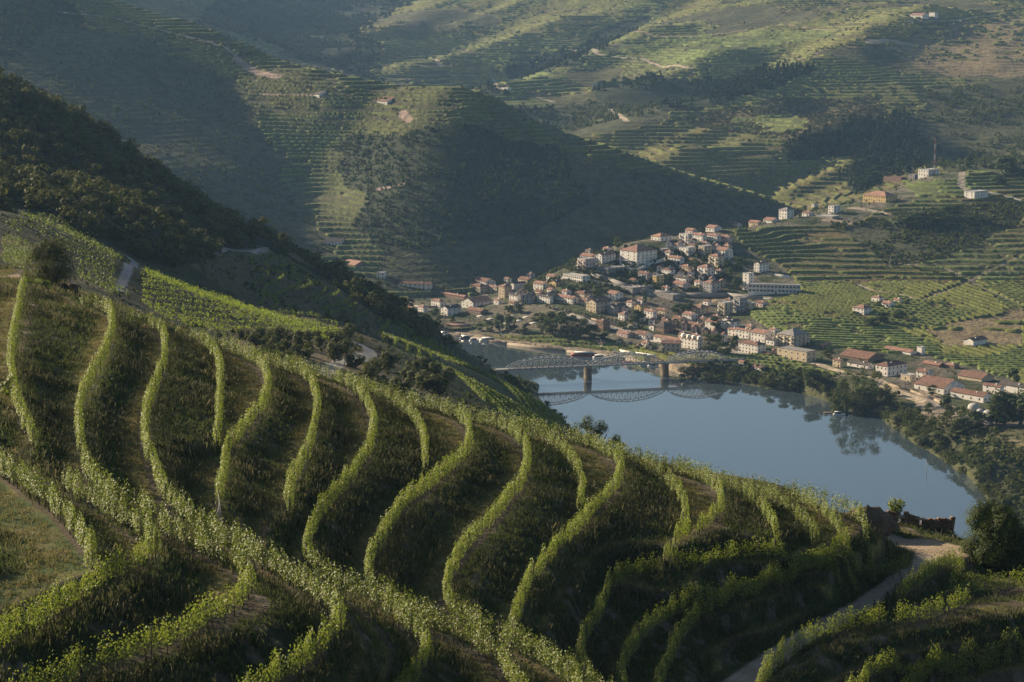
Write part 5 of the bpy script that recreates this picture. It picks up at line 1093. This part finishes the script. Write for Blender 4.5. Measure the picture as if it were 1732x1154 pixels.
# ---------------------------------------------------------------- market tents on the car park
M_TENT = mat_plain('canopy_cloth', (.34, .31, .27), .8, .2)
for i, (u, v) in enumerate([(815,541),(832,546),(850,546),(868,541),(880,549),(893,543),(905,553),(860,553)]):
    p = hit(u, v, 1300., 3000.); e = empty('parking_canopy', p, ['low curved parking canopy in the row behind the quay trees'][0], 'canopy', 'curved parking canopies'); e.rotation_euler = (0, 0, .5)
    xs = np.linspace(-4, 4, 9); pts_ = [(x, 2.6 + 1.1 * math.cos(x / 4 * 1.45)) for x in xs]
    v_ = np.array([(x, y, z + dz) for dz in (0, .12) for y in (-4, 4) for x, z in pts_]); n = 9; f_ = []
    for j in range(n - 1): f_ += [[j, j + 1, n + j + 1, n + j], [2 * n + j + n, 2 * n + j + n + 1, 2 * n + j + 1, 2 * n + j], [j + 1, j, 2 * n + j, 2 * n + j + 1], [n + j, n + j + 1, 3 * n + j + 1, 3 * n + j]]
    mesh_np('cover', v_, np.array(f_), M_TENT, parent=e)
    for x, y in ((-3.8, -3.6), (3.8, -3.6), (-3.8, 3.6), (3.8, 3.6)): mesh_np('post', *tube([(x, y, -.3), (x, y, 1.5), (x, y, 2.9)], [.07] * 3, 6), M_STEEL, parent=e)
# quay pavilion
p = hit(775, 557, 1300., 3000.); e = empty('pavilion', p, 'open waterfront pavilion with long orange roof on posts at the left quay', 'pavilion'); e.rotation_euler = (0, 0, -.15)
mesh_np('roof', np.array([(-12,-5,3.2),(12,-5,3.2),(12,5,3.2),(-12,5,3.2),(-9,0,5),(9,0,5)]), np.array([[0,1,5,4],[2,3,4,5],[1,2,5,5],[3,0,4,4],[3,2,1,0]])[:, :], MRF['r'], parent=e)
for x in np.linspace(-11.5, 11.5, 7):
    for y in (-4.6, 4.6): mesh_np('post', *tube([(x, y, -.4), (x, y, 1.5), (x, y, 3.2)], [.12] * 3, 6), M_FRAME, parent=e)
# ---------------------------------------------------------------- boats
M_HULL = {'w': mat_plain('hull_white', (.7, .7, .68), .4, .5), 'r': mat_plain('hull_red', (.3, .06, .04), .5, .4), 'd': mat_plain('hull_dark', (.06, .055, .05), .5, .4)}
def boat(u, v, L, hc, heading, label, cabin=.5, z=0.0):
    p = np.array(ptz(u, v, 0.05)); e = empty('boat', p, label, 'boat'); e.rotation_euler = (0, 0, heading)
    xs = np.linspace(-L / 2, L / 2, 9); wd = L * .13 * np.array([.75, .92, 1, 1, 1, .95, .8, .5, .04]); sh = .5 + L * .035 * (1 + .6 * np.clip((xs / L * 2), 0, 1) ** 2)
    V = []; 
    for x, w, s in zip(xs, wd, sh): V += [(x, -w, s), (x, -w * .7, -.35), (x, w * .7, -.35), (x, w, s)]
    f = []
    for i in range(8): f += [[4*i, 4*i+4, 4*i+5, 4*i+1], [4*i+1, 4*i+5, 4*i+6, 4*i+2], [4*i+2, 4*i+6, 4*i+7, 4*i+3], [4*i+3, 4*i+7, 4*i+4, 4*i]]
    f += [[0, 1, 2, 3], [35, 34, 33, 32]]; mesh_np('hull', np.array(V), np.array(f), M_HULL[hc], parent=e)
    if cabin:
        c0, c1 = -L * .36, L * (.36 * cabin); w = L * .10; b0 = .5 + L * .03
        mesh_np('cabin', *box(c0, c1, -w, w, b0, b0 + 1.3 + L * .02), M_GLASS, parent=e); mesh_np('cabin_roof', *box(c0 - .3, c1 + .4, -w - .2, w + .2, b0 + 1.3 + L * .02, b0 + 1.5 + L * .02), M_HULL['w'], parent=e)
    return e
HD = .0
boat(752,566,11,'w',-.6,'white tour boat first from the left along the quay'); boat(790,573,14,'d',-.5,'dark hulled boat moored second from the left along the quay'); boat(802,577,9,'w',-.4,'small white boat just right of the dark hulled boat')
boat(828,577,18,'w',-.35,'long white glass roofed boat moored at the left part of the quay',.8); boat(990,602,24,'r',-.3,'large red hulled excursion boat moored in front of the low pavilion',.7); boat(1016,606,13,'w',-.3,'white motorboat right of the red hulled boat')
boat(1092,617,10,'w',.1,'white motorboat under the middle bridge span'); boat(1105,620,9,'w',-.3,'small white boat near the right pier'); boat(1062,613,8,'r',.2,'tiny red boat seen through the middle bridge span', 0)
boat(1133,624,9,'d',.2,'small dark rowing boat right of the right pier',0); boat(1420,702,9,'w',-.1,'white boat tied to the small jetty under the large riverside tree',.4)
p = np.array(ptz(1415, 698, .4)); e = empty('jetty', p, 'small floating jetty under the large riverside tree', 'jetty'); mesh_np('platform', *box(-9, 11, -1.2, 1.2, -.5, .25), M_POST, parent=e)
for x in (-8.5, 0, 10.5): mesh_np('pile', *tube([(x, 1.3, -3), (x, 1.3, 0), (x, 1.3, 1.6)], [.12] * 3, 6), M_POST, parent=e)
# ---------------------------------------------------------------- cars
M_TYRE = mat_plain('tyre', (.02, .02, .02), .9, .1)
CARM = [mat_plain('car_paint_' + n, c, .3, .6, ((1., .97, 1.03),)) for n, c in (('white', (.7, .7, .7)), ('silver', (.4, .41, .42)), ('dark', (.04, .045, .05)), ('red', (.3, .03, .02)))]
def car_meshes(mat):
    pr = [(-2.1, .35), (-2.15, .8), (-1.5, .95), (-1.0, 1.42), (.5, 1.45), (1.1, .98), (1.95, .85), (2.1, .45)]
    n = len(pr); V = np.array([(x, y, z) for y in (-.85, .85) for x, z in pr]); me = bpy.data.meshes.new('body')
    me.from_pydata([tuple(q) for q in V], [], [tuple(range(n)), tuple(range(2 * n - 1, n - 1, -1))] + [(i + 1, i, n + i, n + (i + 1)) if i < n - 1 else (0, n - 1, 2 * n - 1, n) for i in range(n)]); me.materials.append(mat); me.update(); return me
CARB = [car_meshes(m) for m in CARM]; ME_CG = mesh_only('windows', *join([box(-1.15, .75, -.87, -.853, .98, 1.3), box(-1.15, .75, .853, .87, .98, 1.3)]), M_GLASS)
tv, tf = tube([(0, -.1, 0), (0, 0, 0), (0, .1, 0)], [.32] * 3, 6); ME_WH = mesh_only('wheel', tv, tf, M_TYRE)
def car(u, v, c, rz, label, lo=1300.):
    p = hit(u, v, lo, 3000.); e = empty('car', p, label, 'car', 'cars parked and driving in the town'); e.rotation_euler = (0, 0, rz)
    child('body', CARB[c], e); child('windows', ME_CG, e)
    for x in (-1.35, 1.3):
        for y in (-.8, .8): child('wheel', ME_WH, e, (x, y, .32))
cn = ['white', 'silver', 'dark', 'red']
for u, v, c, w in [(1040,597,0,'behind the quay left of the hotels, first'),(1047,599,1,'behind the quay left of the hotels, second'),(1054,600,0,'behind the quay left of the hotels, third'),(940,523,0,'on the main street left of the tan block'),(962,529,2,'on the main street below the windows row house'),(1060,556,1,'on the street beside the cream wall'),
    (1150,562,0,'in front of the long cream house'),(1160,566,2,'in front of the long cream house, nearer'),(1170,568,3,'in front of the long cream house, nearest'),(1010,478,1,'on the upper road by the concrete building'),(1080,478,0,'on the upper road below the grey house'),(1225,580,0,'near the dark round tree'),(1236,584,1,'near the railway row'),(1570,672,0,'by the winery wall')]:
    car(u, v, c, -.5 + random.random() * .3, cn[c] + ' car ' + w)
# ---------------------------------------------------------------- single trees
def tree_meshes(nm, n, R, H, lumps, leaf, trunk_h, trunk_r, mat, seed, shape=None, base=.05):
    v, f = crown_mesh(n, R, H, lumps, leaf, seed, base, shape); v = v + [0, 0, trunk_h]
    me = mesh_only('crown', v, f, mat); rg = random.Random(seed); pr = [tube([(0, 0, -.8), (.1, .05, trunk_h * .6), (0, 0, trunk_h + H * .45)], [trunk_r * 1.3, trunk_r, trunk_r * .4], 6)]
    for i in range(4):
        a = rg.random() * 6.28; pr.append(tube([(0, 0, trunk_h * (.7 + .1 * i)), (math.cos(a) * R * .3, math.sin(a) * R * .3, trunk_h + H * .2), (math.cos(a) * R * .55, math.sin(a) * R * .55, trunk_h + H * .4)], [trunk_r * .5, trunk_r * .35, trunk_r * .15], 6))
    return me, mesh_only('trunk', *join(pr), M_BARK)
TM = {}
for k in range(3):
    TM['broad', k] = tree_meshes('broad', 900, 4.6, 8.5, 16, .8, 1.6, .3, M_TREE, 300 + k); TM['tall', k] = tree_meshes('tall', 1000, 4.4, 15, 22, .85, 2.0, .35, M_TREE, 310 + k)
    TM['small', k] = tree_meshes('small', 300, 1.9, 3.2, 8, .45, 1.3, .12, M_TREE, 320 + k); TM['dark', k] = tree_meshes('dark', 800, 4.4, 7.5, 14, .8, 1.2, .3, M_DARK, 330 + k)
    TM['pale', k] = tree_meshes('pale', 800, 4.2, 7.0, 14, .75, 1.0, .25, M_OLIVE, 340 + k); TM['cypress', k] = tree_meshes('cypress', 300, 1.3, 12, 12, .7, .6, .2, M_PINE, 350 + k, 'cone')
def tree(kind, u, v, wpx, hpx, label, group=None, lo=1250., name=None, cat='tree', top=True):
    p = hit(u, v, lo, 6000.) 
    if p is None: print('no tree', u, v); return
    k = F / p[1]; me, tr = TM[kind, random.randint(0, 2)]; dims = {'broad': (9.2, 10), 'tall': (8.8, 17), 'small': (3.8, 4.5), 'dark': (8.8, 8.7), 'pale': (8.4, 8), 'cypress': (2.6, 12.5)}[kind]
    s = wpx / k / dims[0] * 1.4; sz = hpx / k / dims[1] * 1.15; nm = name or {'cypress': 'cypress_tree', 'tall': 'poplar_tree', 'pale': 'willow_tree'}.get(kind, 'broadleaf_tree')
    e = empty(nm, p, label, cat, group); e.scale = (s, s, sz); r = random.random() * 6.28; child('crown', me, e, rz=r); child('trunk', tr, e, rz=r); return e
TREES = [
 ('tall',700,552,20,26,'dark tree at the far left of the waterfront'),('broad',722,556,20,24,'round tree second from the left on the waterfront'),('broad',742,558,18,22,'tree left of the open quay pavilion'),('dark',735,535,14,14,'dark tree above the left waterfront trees'),
 ('broad',765,545,12,10,'small tree behind the open quay pavilion'),('dark',845,560,16,30,'dark upright tree on the quay, left of a close pair'),('dark',864,562,18,32,'dark upright tree on the quay, right of a close pair'),('broad',828,562,16,18,'bushy tree left of the dark upright pair'),('broad',812,560,14,12,'low tree at the left of the quay garden'),
 ('pale',885,566,16,14,'pale bush tree on the quay lawn'),('tall',918,566,22,36,'tall poplar at the left edge of the big grove'),('tall',934,570,26,44,'tall poplar second in the big grove'),('tall',950,572,26,46,'tallest poplar in the big grove'),('tall',966,572,24,40,'poplar right of the tallest in the big grove'),
 ('broad',982,574,28,34,'broad dark tree in the right part of the big grove'),('broad',1000,576,26,26,'broad tree near the right edge of the big grove'),('dark',1018,578,22,16,'dark low tree at the right end of the big grove'),('broad',908,545,18,14,'tree behind the left edge of the big grove'),('dark',880,530,16,12,'dark tree on the green bank above the car park'),
 ('dark',862,528,18,11,'dark tree left on the green bank above the car park'),('broad',960,492,18,10,'tree on the grassy bank under the flat white school'),('broad',985,498,20,12,'second tree on the grassy bank under the flat white school'),('broad',1010,500,18,12,'tree below the concrete wall of the school'),
 ('dark',1090,515,8,20,'narrow dark conifer beside the concrete terrace'),('dark',1077,545,22,20,'dark round tree left of the white street house'),('tall',1068,560,12,20,'light green tree in front of the red pyramid villa'),('broad',1050,555,14,10,'tree beside the cream street wall'),
 ('dark',1148,530,26,16,'wide dark tree above the dark station hall'),('dark',1165,528,20,14,'dark tree right above the dark station hall'),('dark',1210,562,22,24,'dark round tree in front of the bright red roof'),('tall',1200,596,26,32,'tall pale poplar behind the riverside hotels'),('tall',1212,600,24,34,'second tall poplar behind the riverside hotels'),
 ('broad',1226,602,22,22,'tree right of the two riverside poplars'),('dark',1243,592,18,22,'dark tree left of the long three storey building'),('broad',1180,603,14,12,'tree below the dormered hotel'),('pale',1158,640,20,20,'pale willow at the right bridgehead'),('pale',1170,636,16,16,'second pale willow right of the bridgehead'),
 ('pale',1195,646,22,16,'willow on the bank right of the bridgehead'),('dark',1215,648,24,14,'low dark tree on the bank below the small white houses'),('broad',1240,640,22,18,'tree above the bank left of the tiny water house'),('dark',1262,636,20,14,'dark tree around the tiny white houses'),('broad',1300,655,26,22,'bank tree mid way between bridge and large tree'),
 ('dark',1325,652,24,20,'second bank tree mid way between bridge and large tree'),('dark',1350,660,26,24,'dark bank tree left of the large riverside tree'),('dark',1375,658,30,34,'big dark bush tree left of the large riverside tree'),('broad',1318,620,14,12,'tree in front of the long three storey building'),('broad',1400,606,20,14,'dark tree right of the flat cream block'),
 ('broad',1443,600,12,12,'tree behind the chapel'),('broad',1462,597,14,12,'second tree behind the chapel'),('tall',1577,670,18,18,'tree in front of the winery wall'),('dark',1600,705,22,34,'dark tree beside the railway below the winery'),('broad',1570,700,16,18,'thin tree by the railway left of the dark one'),
 ('pale',1490,700,26,14,'pale bush at the foot of the large riverside tree'),('pale',1520,720,28,18,'pale willow on the lower right bank, first'),('dark',1545,735,28,20,'dark willow on the lower right bank, second'),('pale',1560,755,26,18,'pale willow on the lower right bank, third'),('broad',1590,775,30,24,'round tree on the lower right bank'),
 ('broad',1620,800,34,26,'big round tree on the lower right bank'),('dark',1650,830,36,30,'dark tree on the lower right bank'),('dark',1695,800,60,56,'large dark tree at the right edge above the bend'),('dark',1720,850,70,60,'largest dark tree mass at the right edge of the bank'),('broad',1680,860,40,40,'tree leaning over the water near the right edge'),
 ('dark',1715,650,20,26,'dark tree among the fields at the right edge'),('dark',1495,548,30,18,'dark tree below the hamlet among the vines'),('dark',1470,552,28,16,'dark tree left below the hamlet among the vines'),('dark',1520,540,24,14,'dark tree right below the hamlet among the vines'),('dark',1535,517,12,10,'round tree at the right of the hamlet among the vines'),
 ('broad',1486,520,10,10,'tree inside the hamlet among the vines'),('dark',1180,455,14,12,'tree in the middle of the hillside quarter'),('dark',1250,450,16,16,'tree at the right edge of the hillside quarter'),('broad',1230,470,22,16,'tree above the white tower'),('dark',1245,490,16,18,'dark tree close left of the white tower'),
 ('broad',1045,422,14,20,'tree between the gabled house and the big hall'),('dark',1140,414,10,8,'tree behind the orange hipped house'),('dark',1188,394,10,9,'tree on the hilltop crown'),('broad',1066,470,12,12,'tree beside the flat concrete building'),('dark',1072,472,14,16,'dark tree left of the grey house'),
 ('dark',1540,385,60,24,'dark grove tree below the yellow villa, left'),('dark',1580,380,60,26,'dark grove tree below the yellow villa, middle'),('dark',1610,372,50,22,'dark grove tree below the yellow villa, right'),('dark',1650,380,40,18,'tree below the white cubic building'),('dark',1700,300,50,30,'dark tree mass at the upper right edge'),('dark',1730,300,40,32,'dark tree at the right edge of the upper road'),
 ('dark',1640,288,18,20,'tree right of the radio mast'),('dark',1690,315,24,18,'dark tree beside the upper road'),
]
for t in TREES: tree(*t)
for i in range(26):
    u = 925 + i * 6.5; tree('small', u, 521 + (u - 925) * .215 + random.random(), 6, 6, 'small round street tree in the avenue along the main street', 'street trees of the main avenue')
for i in range(14):
    tree('small', 1048 + i * 6 + random.random() * 3, 586 + i * .9 + random.random() * 6, 6, 6, 'small orchard tree between the quay and the riverside hotels', 'orchard trees by the quay')
for i in range(16):
    tree('small', 1560 + (i % 8) * 9 + random.random() * 3, 715 + (i % 8) * 9 + (i // 8) * 12 + random.random() * 6, 8, 7, 'young olive on the dry ground between railway and bank', 'young olives by the railway')
for i in range(24):
    u = 1545 + i * 3.9; tree('small', u, 455 + (u - 1545) * .24, 5, 5, 'small tree in the line crossing the vineyard slope', 'line of small trees on the right slope')
# the large riverside tree: several leaders
p = hit(1452, 699, 1250., 3000.); e = empty('poplar_tree', p, 'very large bushy poplar at the waterside, mirrored in the river', 'tree')
rg_ = np.random.default_rng(5); vs = []
for dx, R, H, z0 in ((-12, 8, 27, 1), (-5, 9, 34, 1), (3, 10, 38, 1), (11, 9, 33, 1), (17, 8, 25, 0), (0, 11, 20, 0), (-15, 7, 16, 0), (20, 7, 15, 0), (8, 10, 20, 0)):
    P_, n_ = crown_pts(1500, R, H, 20, rg_, .05); vs.append(leaf_quads(P_ + [dx, rg_.normal() * 3, z0], .9, n_, rg=rg_))
mesh_np('crown', *join(vs), M_TREE, parent=e)
mesh_np('trunk', *join([tube([(x, 0, -1), (x * 1.1, 0, 6), (x * 1.4, .5, 16)], [.7, .5, .2], 6) for x in (-8, -3, 2, 8, 13)]), M_BARK, parent=e)
# cypresses and mast
for u, v, w, h, l, lo in [(519,152,5,17,'left of the two cypresses beside the farmhouse on the shaded hill',2000.),(526,152,4,14,'right of the two cypresses beside the farmhouse on the shaded hill',2000.),(999,258,6,22,'lone cypress on the crest where the shaded hill dips',2000.),(1586,240,8,22,'dark cypress behind the radio mast',2600.),(841,122,5,8,'small cypress by the far farm road',2600.)]: tree('cypress', u, v, w, h, l, None, lo)
p = hit(1580, 297, 1300., 4000.); k = F / p[1]; Hm = 62 / k; e = empty('radio_mast', p, 'tall thin lattice radio mast banded dark red and grey on the ridge', 'mast')
M_RED = mat_plain('mast_red', (.16, .04, .035), .6, .3); nb = 7
for i in range(nb):
    z0, z1 = Hm * i / nb, Hm * (i + 1) / nb; b = []
    for x, y in ((-1, -.6), (1, -.6), (0, 1.1)): b.append(bar((x, y, z0 - (1 if i == 0 else 0)), (x, y, z1), .2))
    q = [(-1, -.6), (1, -.6), (0, 1.1)]
    for j in range(4):
        za, zb_ = z0 + (z1 - z0) * j / 4, z0 + (z1 - z0) * (j + 1) / 4
        for m_ in range(3): a_, c_ = q[m_], q[(m_ + 1) % 3]; b.append(bar((*a_, za), (*c_, zb_), .16))
    mesh_np('mast_section', *join(b), M_RED if i % 2 == 0 else M_STEEL, parent=e)
for u, v, h, l, lo in [(1586,27,16,'thin pole beside the cube on the far crest',2600.),(1505,460,26,'utility pole on the vineyard slope left of centre field',1300.),(1398,338,14,'thin utility pole above the ridge houses',1900.),(1567,800,22,'channel marker post standing in the river',1000.),(1155,610,12,'lamp post near the right bridgehead',1300.)]:
    p = hit(u, v, lo, 6000.); k = F / p[1]; hh = h / k; o = mesh_np('utility_pole', *tube([(0, 0, -1), (0, 0, hh / 2), (0, 0, hh)], [.2, .17, .12], 6), M_STEEL); o.location = p; props(o, l, 'pole')
# wine tanks
M_TANK = mat_plain('tank', (.42, .41, .38), .8, .2)
for i, (u, v, r) in enumerate([(1647,692,11),(1658,698,7),(1673,703,11),(1686,698,7),(1695,694,8),(1704,691,7),(1713,688,7),(1722,685,7)]):
    p = hit(u, v, 1200., 3000.); R = r / F * p[1] * .95; prt = []; n = 16; rings = [(R, -1), (R, R * .35), (R * .9, R * .62), (R * .66, R * .85), (R * .35, R * .97), (.05, R)]
    V = np.array([(rr * math.cos(6.2832 * j / n), rr * math.sin(6.2832 * j / n), z) for rr, z in rings for j in range(n)]); Fq = np.array([[a * n + j, a * n + (j + 1) % n, (a + 1) * n + (j + 1) % n, (a + 1) * n + j] for a in range(5) for j in range(n)])
    o = mesh_np('wine_tank', V, Fq, M_TANK, True); o.location = p; props(o, 'large grey domed wine tank nearest the winery' if i == 0 else 'rounded whitish wine tank in the row right of the winery', 'tank', None if i == 0 else 'row of domed wine tanks')
# ---------------------------------------------------------------- foreground solitary things
def big_tree(u, v, D, R, H, n, leaf, mat, lumps, label, name, trunk_h, trunk_r, stems=1, seed=1, base=.0):
    p = pt(u, v, D); z = float(gz(p[0], p[1])); e = empty(name, (p[0], p[1], z), label, 'tree'); rg = np.random.default_rng(seed)
    P_, nr = crown_pts(n, R, H, lumps, rg, base); v_, f_ = leaf_quads(P_ + [0, 0, trunk_h], leaf, nr, rg=rg); mesh_np('crown', v_, f_, mat, parent=e); pr = []
    for s in range(stems + 4):
        a = s * 2.4 + seed; pr.append(tube([(0, 0, -.5), (math.cos(a) * R * .12, math.sin(a) * R * .12, trunk_h * .8), (math.cos(a) * R * .3, math.sin(a) * R * .3, trunk_h + H * .25), (math.cos(a) * R * .55, math.sin(a) * R * .55, trunk_h + H * .5)], [trunk_r, trunk_r * .7, trunk_r * .45, trunk_r * .15], 6))
    mesh_np('trunk', *join(pr), M_BARK, parent=e); return e
big_tree(88,470,312,4.6,6.6,9000,.24,M_OLIVE,30,'spreading olive tree beside the earth track at the upper left','olive_tree',1.7,.35,2,3)
big_tree(1678,990,(270-205)*3368/950,5.2,8.6,20000,.25,M_DARK,40,'large dark leafy tree at the right edge above the farm track','fig_tree',.5,.3,2,5)
big_tree(1732,1000,(270-204.6)*3368/960,4.2,6.4,10000,.25,M_DARK,26,'lower dark tree touching the right edge of the picture','fig_tree',.3,.25,1,6)
e = big_tree(1515,888,(270-207)*3368/850,.1,.1,4,.1,M_VINE,2,'young sapling with spiky upright branches by the stone wall','sapling',.2,.06,0,7)
for c_ in list(e.children): 
    bpy.data.objects.remove(c_)
st = []; lf = []; rg_ = np.random.default_rng(9)
for i in range(7):
    a = i * .9; l = 2.6 + rg_.random() * 1.2; tip = np.array([math.cos(a) * (.5 + i * .12), math.sin(a) * .6, l]); st.append(tube([(0, 0, -.2), tip * .4, tip], [.07, .05, .02], 6))
    t = rg_.random(150) ** .7; lf.append(tip[None] * t[:, None] + rg_.normal(size=(150, 3)) * .17 * (t > .25)[:, None])
mesh_np('branches', *join(st), M_BARK, parent=e); mesh_np('leaves', *leaf_quads(np.vstack(lf), .24), M_VINE, parent=e)
p = hit(1005, 745, 430., 1500.)
q = pt(1003, 752, 560.); z = float(gz(q[0], q[1])); print('shore tree ground', q, z)
zt = 270 - 560 * (706 - 40) / 3368
e = empty('shore_tree', (q[0], q[1], z), 'leafy tree rising behind the crest against the open river', 'tree'); rg_ = np.random.default_rng(12); H = max(6, zt - z); vs = []
for dx, R, h0, h1 in ((-2.2, 4.2, .2, 1.08), (2.4, 4.4, .1, .92), (6.0, 3.6, .05, .74), (-.5, 4.6, .0, .7), (-4.6, 3.0, 0., .72)):
    P_, n_ = crown_pts(1500, R, H * (h1 - h0), 12, rg_, .0); vs.append(leaf_quads(P_ + [dx, 0, H * h0], .42, n_, rg=rg_))
mesh_np('crown', *join(vs), M_TREE, parent=e); mesh_np('trunk', *join([tube([(0, 0, -1), (x * .5, 0, H * .3), (x, 0, H * .6)], [.35, .25, .1], 6) for x in (-2.4, 1.2, 4)]), M_BARK, parent=e)
# rocky knoll and ruined wall at the end of the crest
kx = np.array(ptz(1462, 892, 208.5)); n = 26; kz = float(gz(kx[0], kx[1])); rg_ = np.random.default_rng(4); th = np.linspace(0, 2 * np.pi, n, endpoint=False); ringsP = []
for t in np.linspace(0, 1, 9):
    rr = (1 - t ** 2.6) ** .8 * (1 + .18 * np.sin(th * 2 + .6) + .1 * np.sin(th * 5) + .08 * rg_.normal(size=n)); ringsP.append(np.stack([rr * np.cos(th) * 3.6 + .3 * t, rr * np.sin(th) * 2.8, t * 3.9 - .9 + .12 * rg_.normal(size=n)], 1))
V = np.vstack(ringsP); Fq = np.array([[a * n + j, a * n + (j + 1) % n, (a + 1) * n + (j + 1) % n, (a + 1) * n + j] for a in range(8) for j in range(n)])
M_ROCK = mat_plain('schist', (.13, .095, .065), .95, .1, ((.8, .7, 1.2), (5., .65, 1.3)))
o = mesh_np('rock_knoll', V, Fq, M_ROCK); o.location = (kx[0], kx[1], kz); props(o, 'brown rocky earth knoll at the end of the vineyard crest above the river', 'rock')
a_, b2 = np.array(ptz(1484, 884, 206.8)), np.array(ptz(1606, 899, 205.6)); L_ = np.linalg.norm((b2 - a_)[:2]); an = math.atan2(b2[1] - a_[1], b2[0] - a_[0]); wz = 270 - 262 * (853 - 40) / 3368
e = empty('ruined_wall', (a_[0], a_[1], 206.8), 'low broken brown stone wall with gaps at the crest, river behind', 'wall'); e.rotation_euler = (0, math.atan2(1.1, L_), an)
sg = []
x = 0; b_l = []; rw = random.Random(3)
while x < L_:
    w_ = .28 + rw.random() * .4; hole = 2.3 < x < 2.9 or 5.0 < x < 5.6; z_ = -1.2; n_ = 0
    while z_ < (.2 if hole else 1.25 + .25 * math.sin(x * .8) + .2 * rw.random()):
        h_s = .16 + rw.random() * .16; t_ = .26 + rw.random() * .1; b_l.append(box(x, x + w_ * .97, -t_, t_, z_, z_ + h_s * .95)); z_ += h_s
    x += w_
b_l.append(box(.05, 2.25, -.2, .2, -1.2, .95)); b_l.append(box(2.95, 4.95, -.2, .2, -1.2, .95)); b_l.append(box(5.7, L_ - .05, -.2, .2, -1.2, .95))
mesh_np('wall', *join(b_l), mat_plain('wall_rubble', (.19, .125, .08), .95, .1, ((.9, .6, 1.3), (4., .55, 1.35))), parent=e); mesh_np('lintel', *box(2.0, 3.3, -.34, .34, 1.0, 1.25), M_STONE, parent=e); mesh_np('lintel', *box(4.75, 6.0, -.34, .34, 1.0, 1.25), M_STONE, parent=e)
def near_wall(px, z, h, label, th=.5):
    P = np.array([ptz(u, v, z) for u, v in px]); b = []
    for a, c in zip(P[:-1], P[1:]): b.append(bar((a[0], a[1], z - h / 2), (c[0], c[1], z - h / 2), th, h))
    v, f = join(b); o = mesh_np('retaining_wall', v - P[0], f, M_ROCK); o.location = P[0]; props(o, label, 'wall')
near_wall([(60,492),(85,484),(110,478),(130,482)], 229.3, 3.2, 'dark dry stone wall under the olive tree')
for i, (u, v, w, lb) in enumerate([(50,462,1.6,'bushy vine left of the olive tree trunk'),(72,460,1.5,'bushy vine close to the olive tree trunk'),(20,760,1.4,'leafy vine clump at the left edge beside the grassy bank'),(5,385,2.4,'sunlit vine mass at the left edge behind the track')]):
    p = np.array(pt(u, v, 300 if i < 2 else (205 if i == 2 else 400))); z = float(gz(p[0], p[1])); rg_ = np.random.default_rng(i + 40); P_, nr = crown_pts(1800, w, 1.9, 9, rg_, .0)
    e = empty('vine_bush', (p[0], p[1], z), lb, 'vine'); mesh_np('foliage', *leaf_quads(P_ + [0, 0, .3], .18, nr, rg=rg_), M_VINE, parent=e); child('trunk', ME_TRUNK[0], e)
# olives on the middle hill
ol = tree_meshes('olive', 420, 2.2, 2.9, 10, .5, .5, .18, M_OLIVE, 400); ol2 = tree_meshes('olive', 420, 2.2, 2.6, 9, .5, .4, .18, M_OLIVE, 401)
OL = [(405 + i * 16.5 + random.random() * 3, 575 + (i % 3)) for i in range(10)] + [(432 + i * 17 + random.random() * 6, 588 + (i % 2) * 4) for i in range(7)] + [(450 + i * 18, 604 + (i % 3) * 3) for i in range(5)] + [(585,600),(600,622),(565,612),(640,625),(655,628),(625,640),(690,645),(708,652),(735,640),(722,660),(742,668),(680,665),(592,575),(575,582),(760,650),(700,628),(720,632)]
for i, (u, v) in enumerate(OL):
    p = hit(u, v, 430., 1300.)
    if p is None: continue
    lb, gp = (('low round olive in the rows below the broad bowl vineyard', 'olives below the bowl vineyard') if i < 22 else ('dark olive near the hairpin of the farm road', 'olives by the road hairpin'))
    big = 1.0 if i < 22 else 1.45
    e = empty('olive_tree', p, lb, 'olive tree', gp); e.scale = (big * (.85 + .4 * random.random()),) * 3; m_ = (ol, ol2)[i % 2]; child('crown', m_[0], e, rz=random.random() * 6); child('trunk', m_[1], e)
# ---------------------------------------------------------------- the air
hz = bpy.data.materials.new('haze'); hz.use_nodes = True; nt = hz.node_tree; nt.nodes.remove(nt.nodes['Principled BSDF'])
pv = nt.nodes.new('ShaderNodeVolumePrincipled'); pv.inputs['Color'].default_value = (.36, .62, 1.0, 1); pv.inputs['Density'].default_value = .000036; pv.inputs['Anisotropy'].default_value = .15
nt.links.new(pv.outputs[0], nt.nodes['Material Output'].inputs['Volume'])
x0, x1, y0, y1, z0, z1 = -9500, 9500, -800, 9500, -25, 700
hv = [(x0,y0,z0),(x1,y0,z0),(x1,y1,z0),(x0,y1,z0),(x0,y0,z1),(x1,y0,z1),(x1,y1,z1),(x0,y1,z1)]
o = mesh_np('haze', hv, [[3,2,1,0],[4,5,6,7],[0,1,5,4],[1,2,6,5],[2,3,7,6],[3,0,4,7]], hz); props(o, 'thin blue haze filling the valley air', 'haze', kind='stuff')
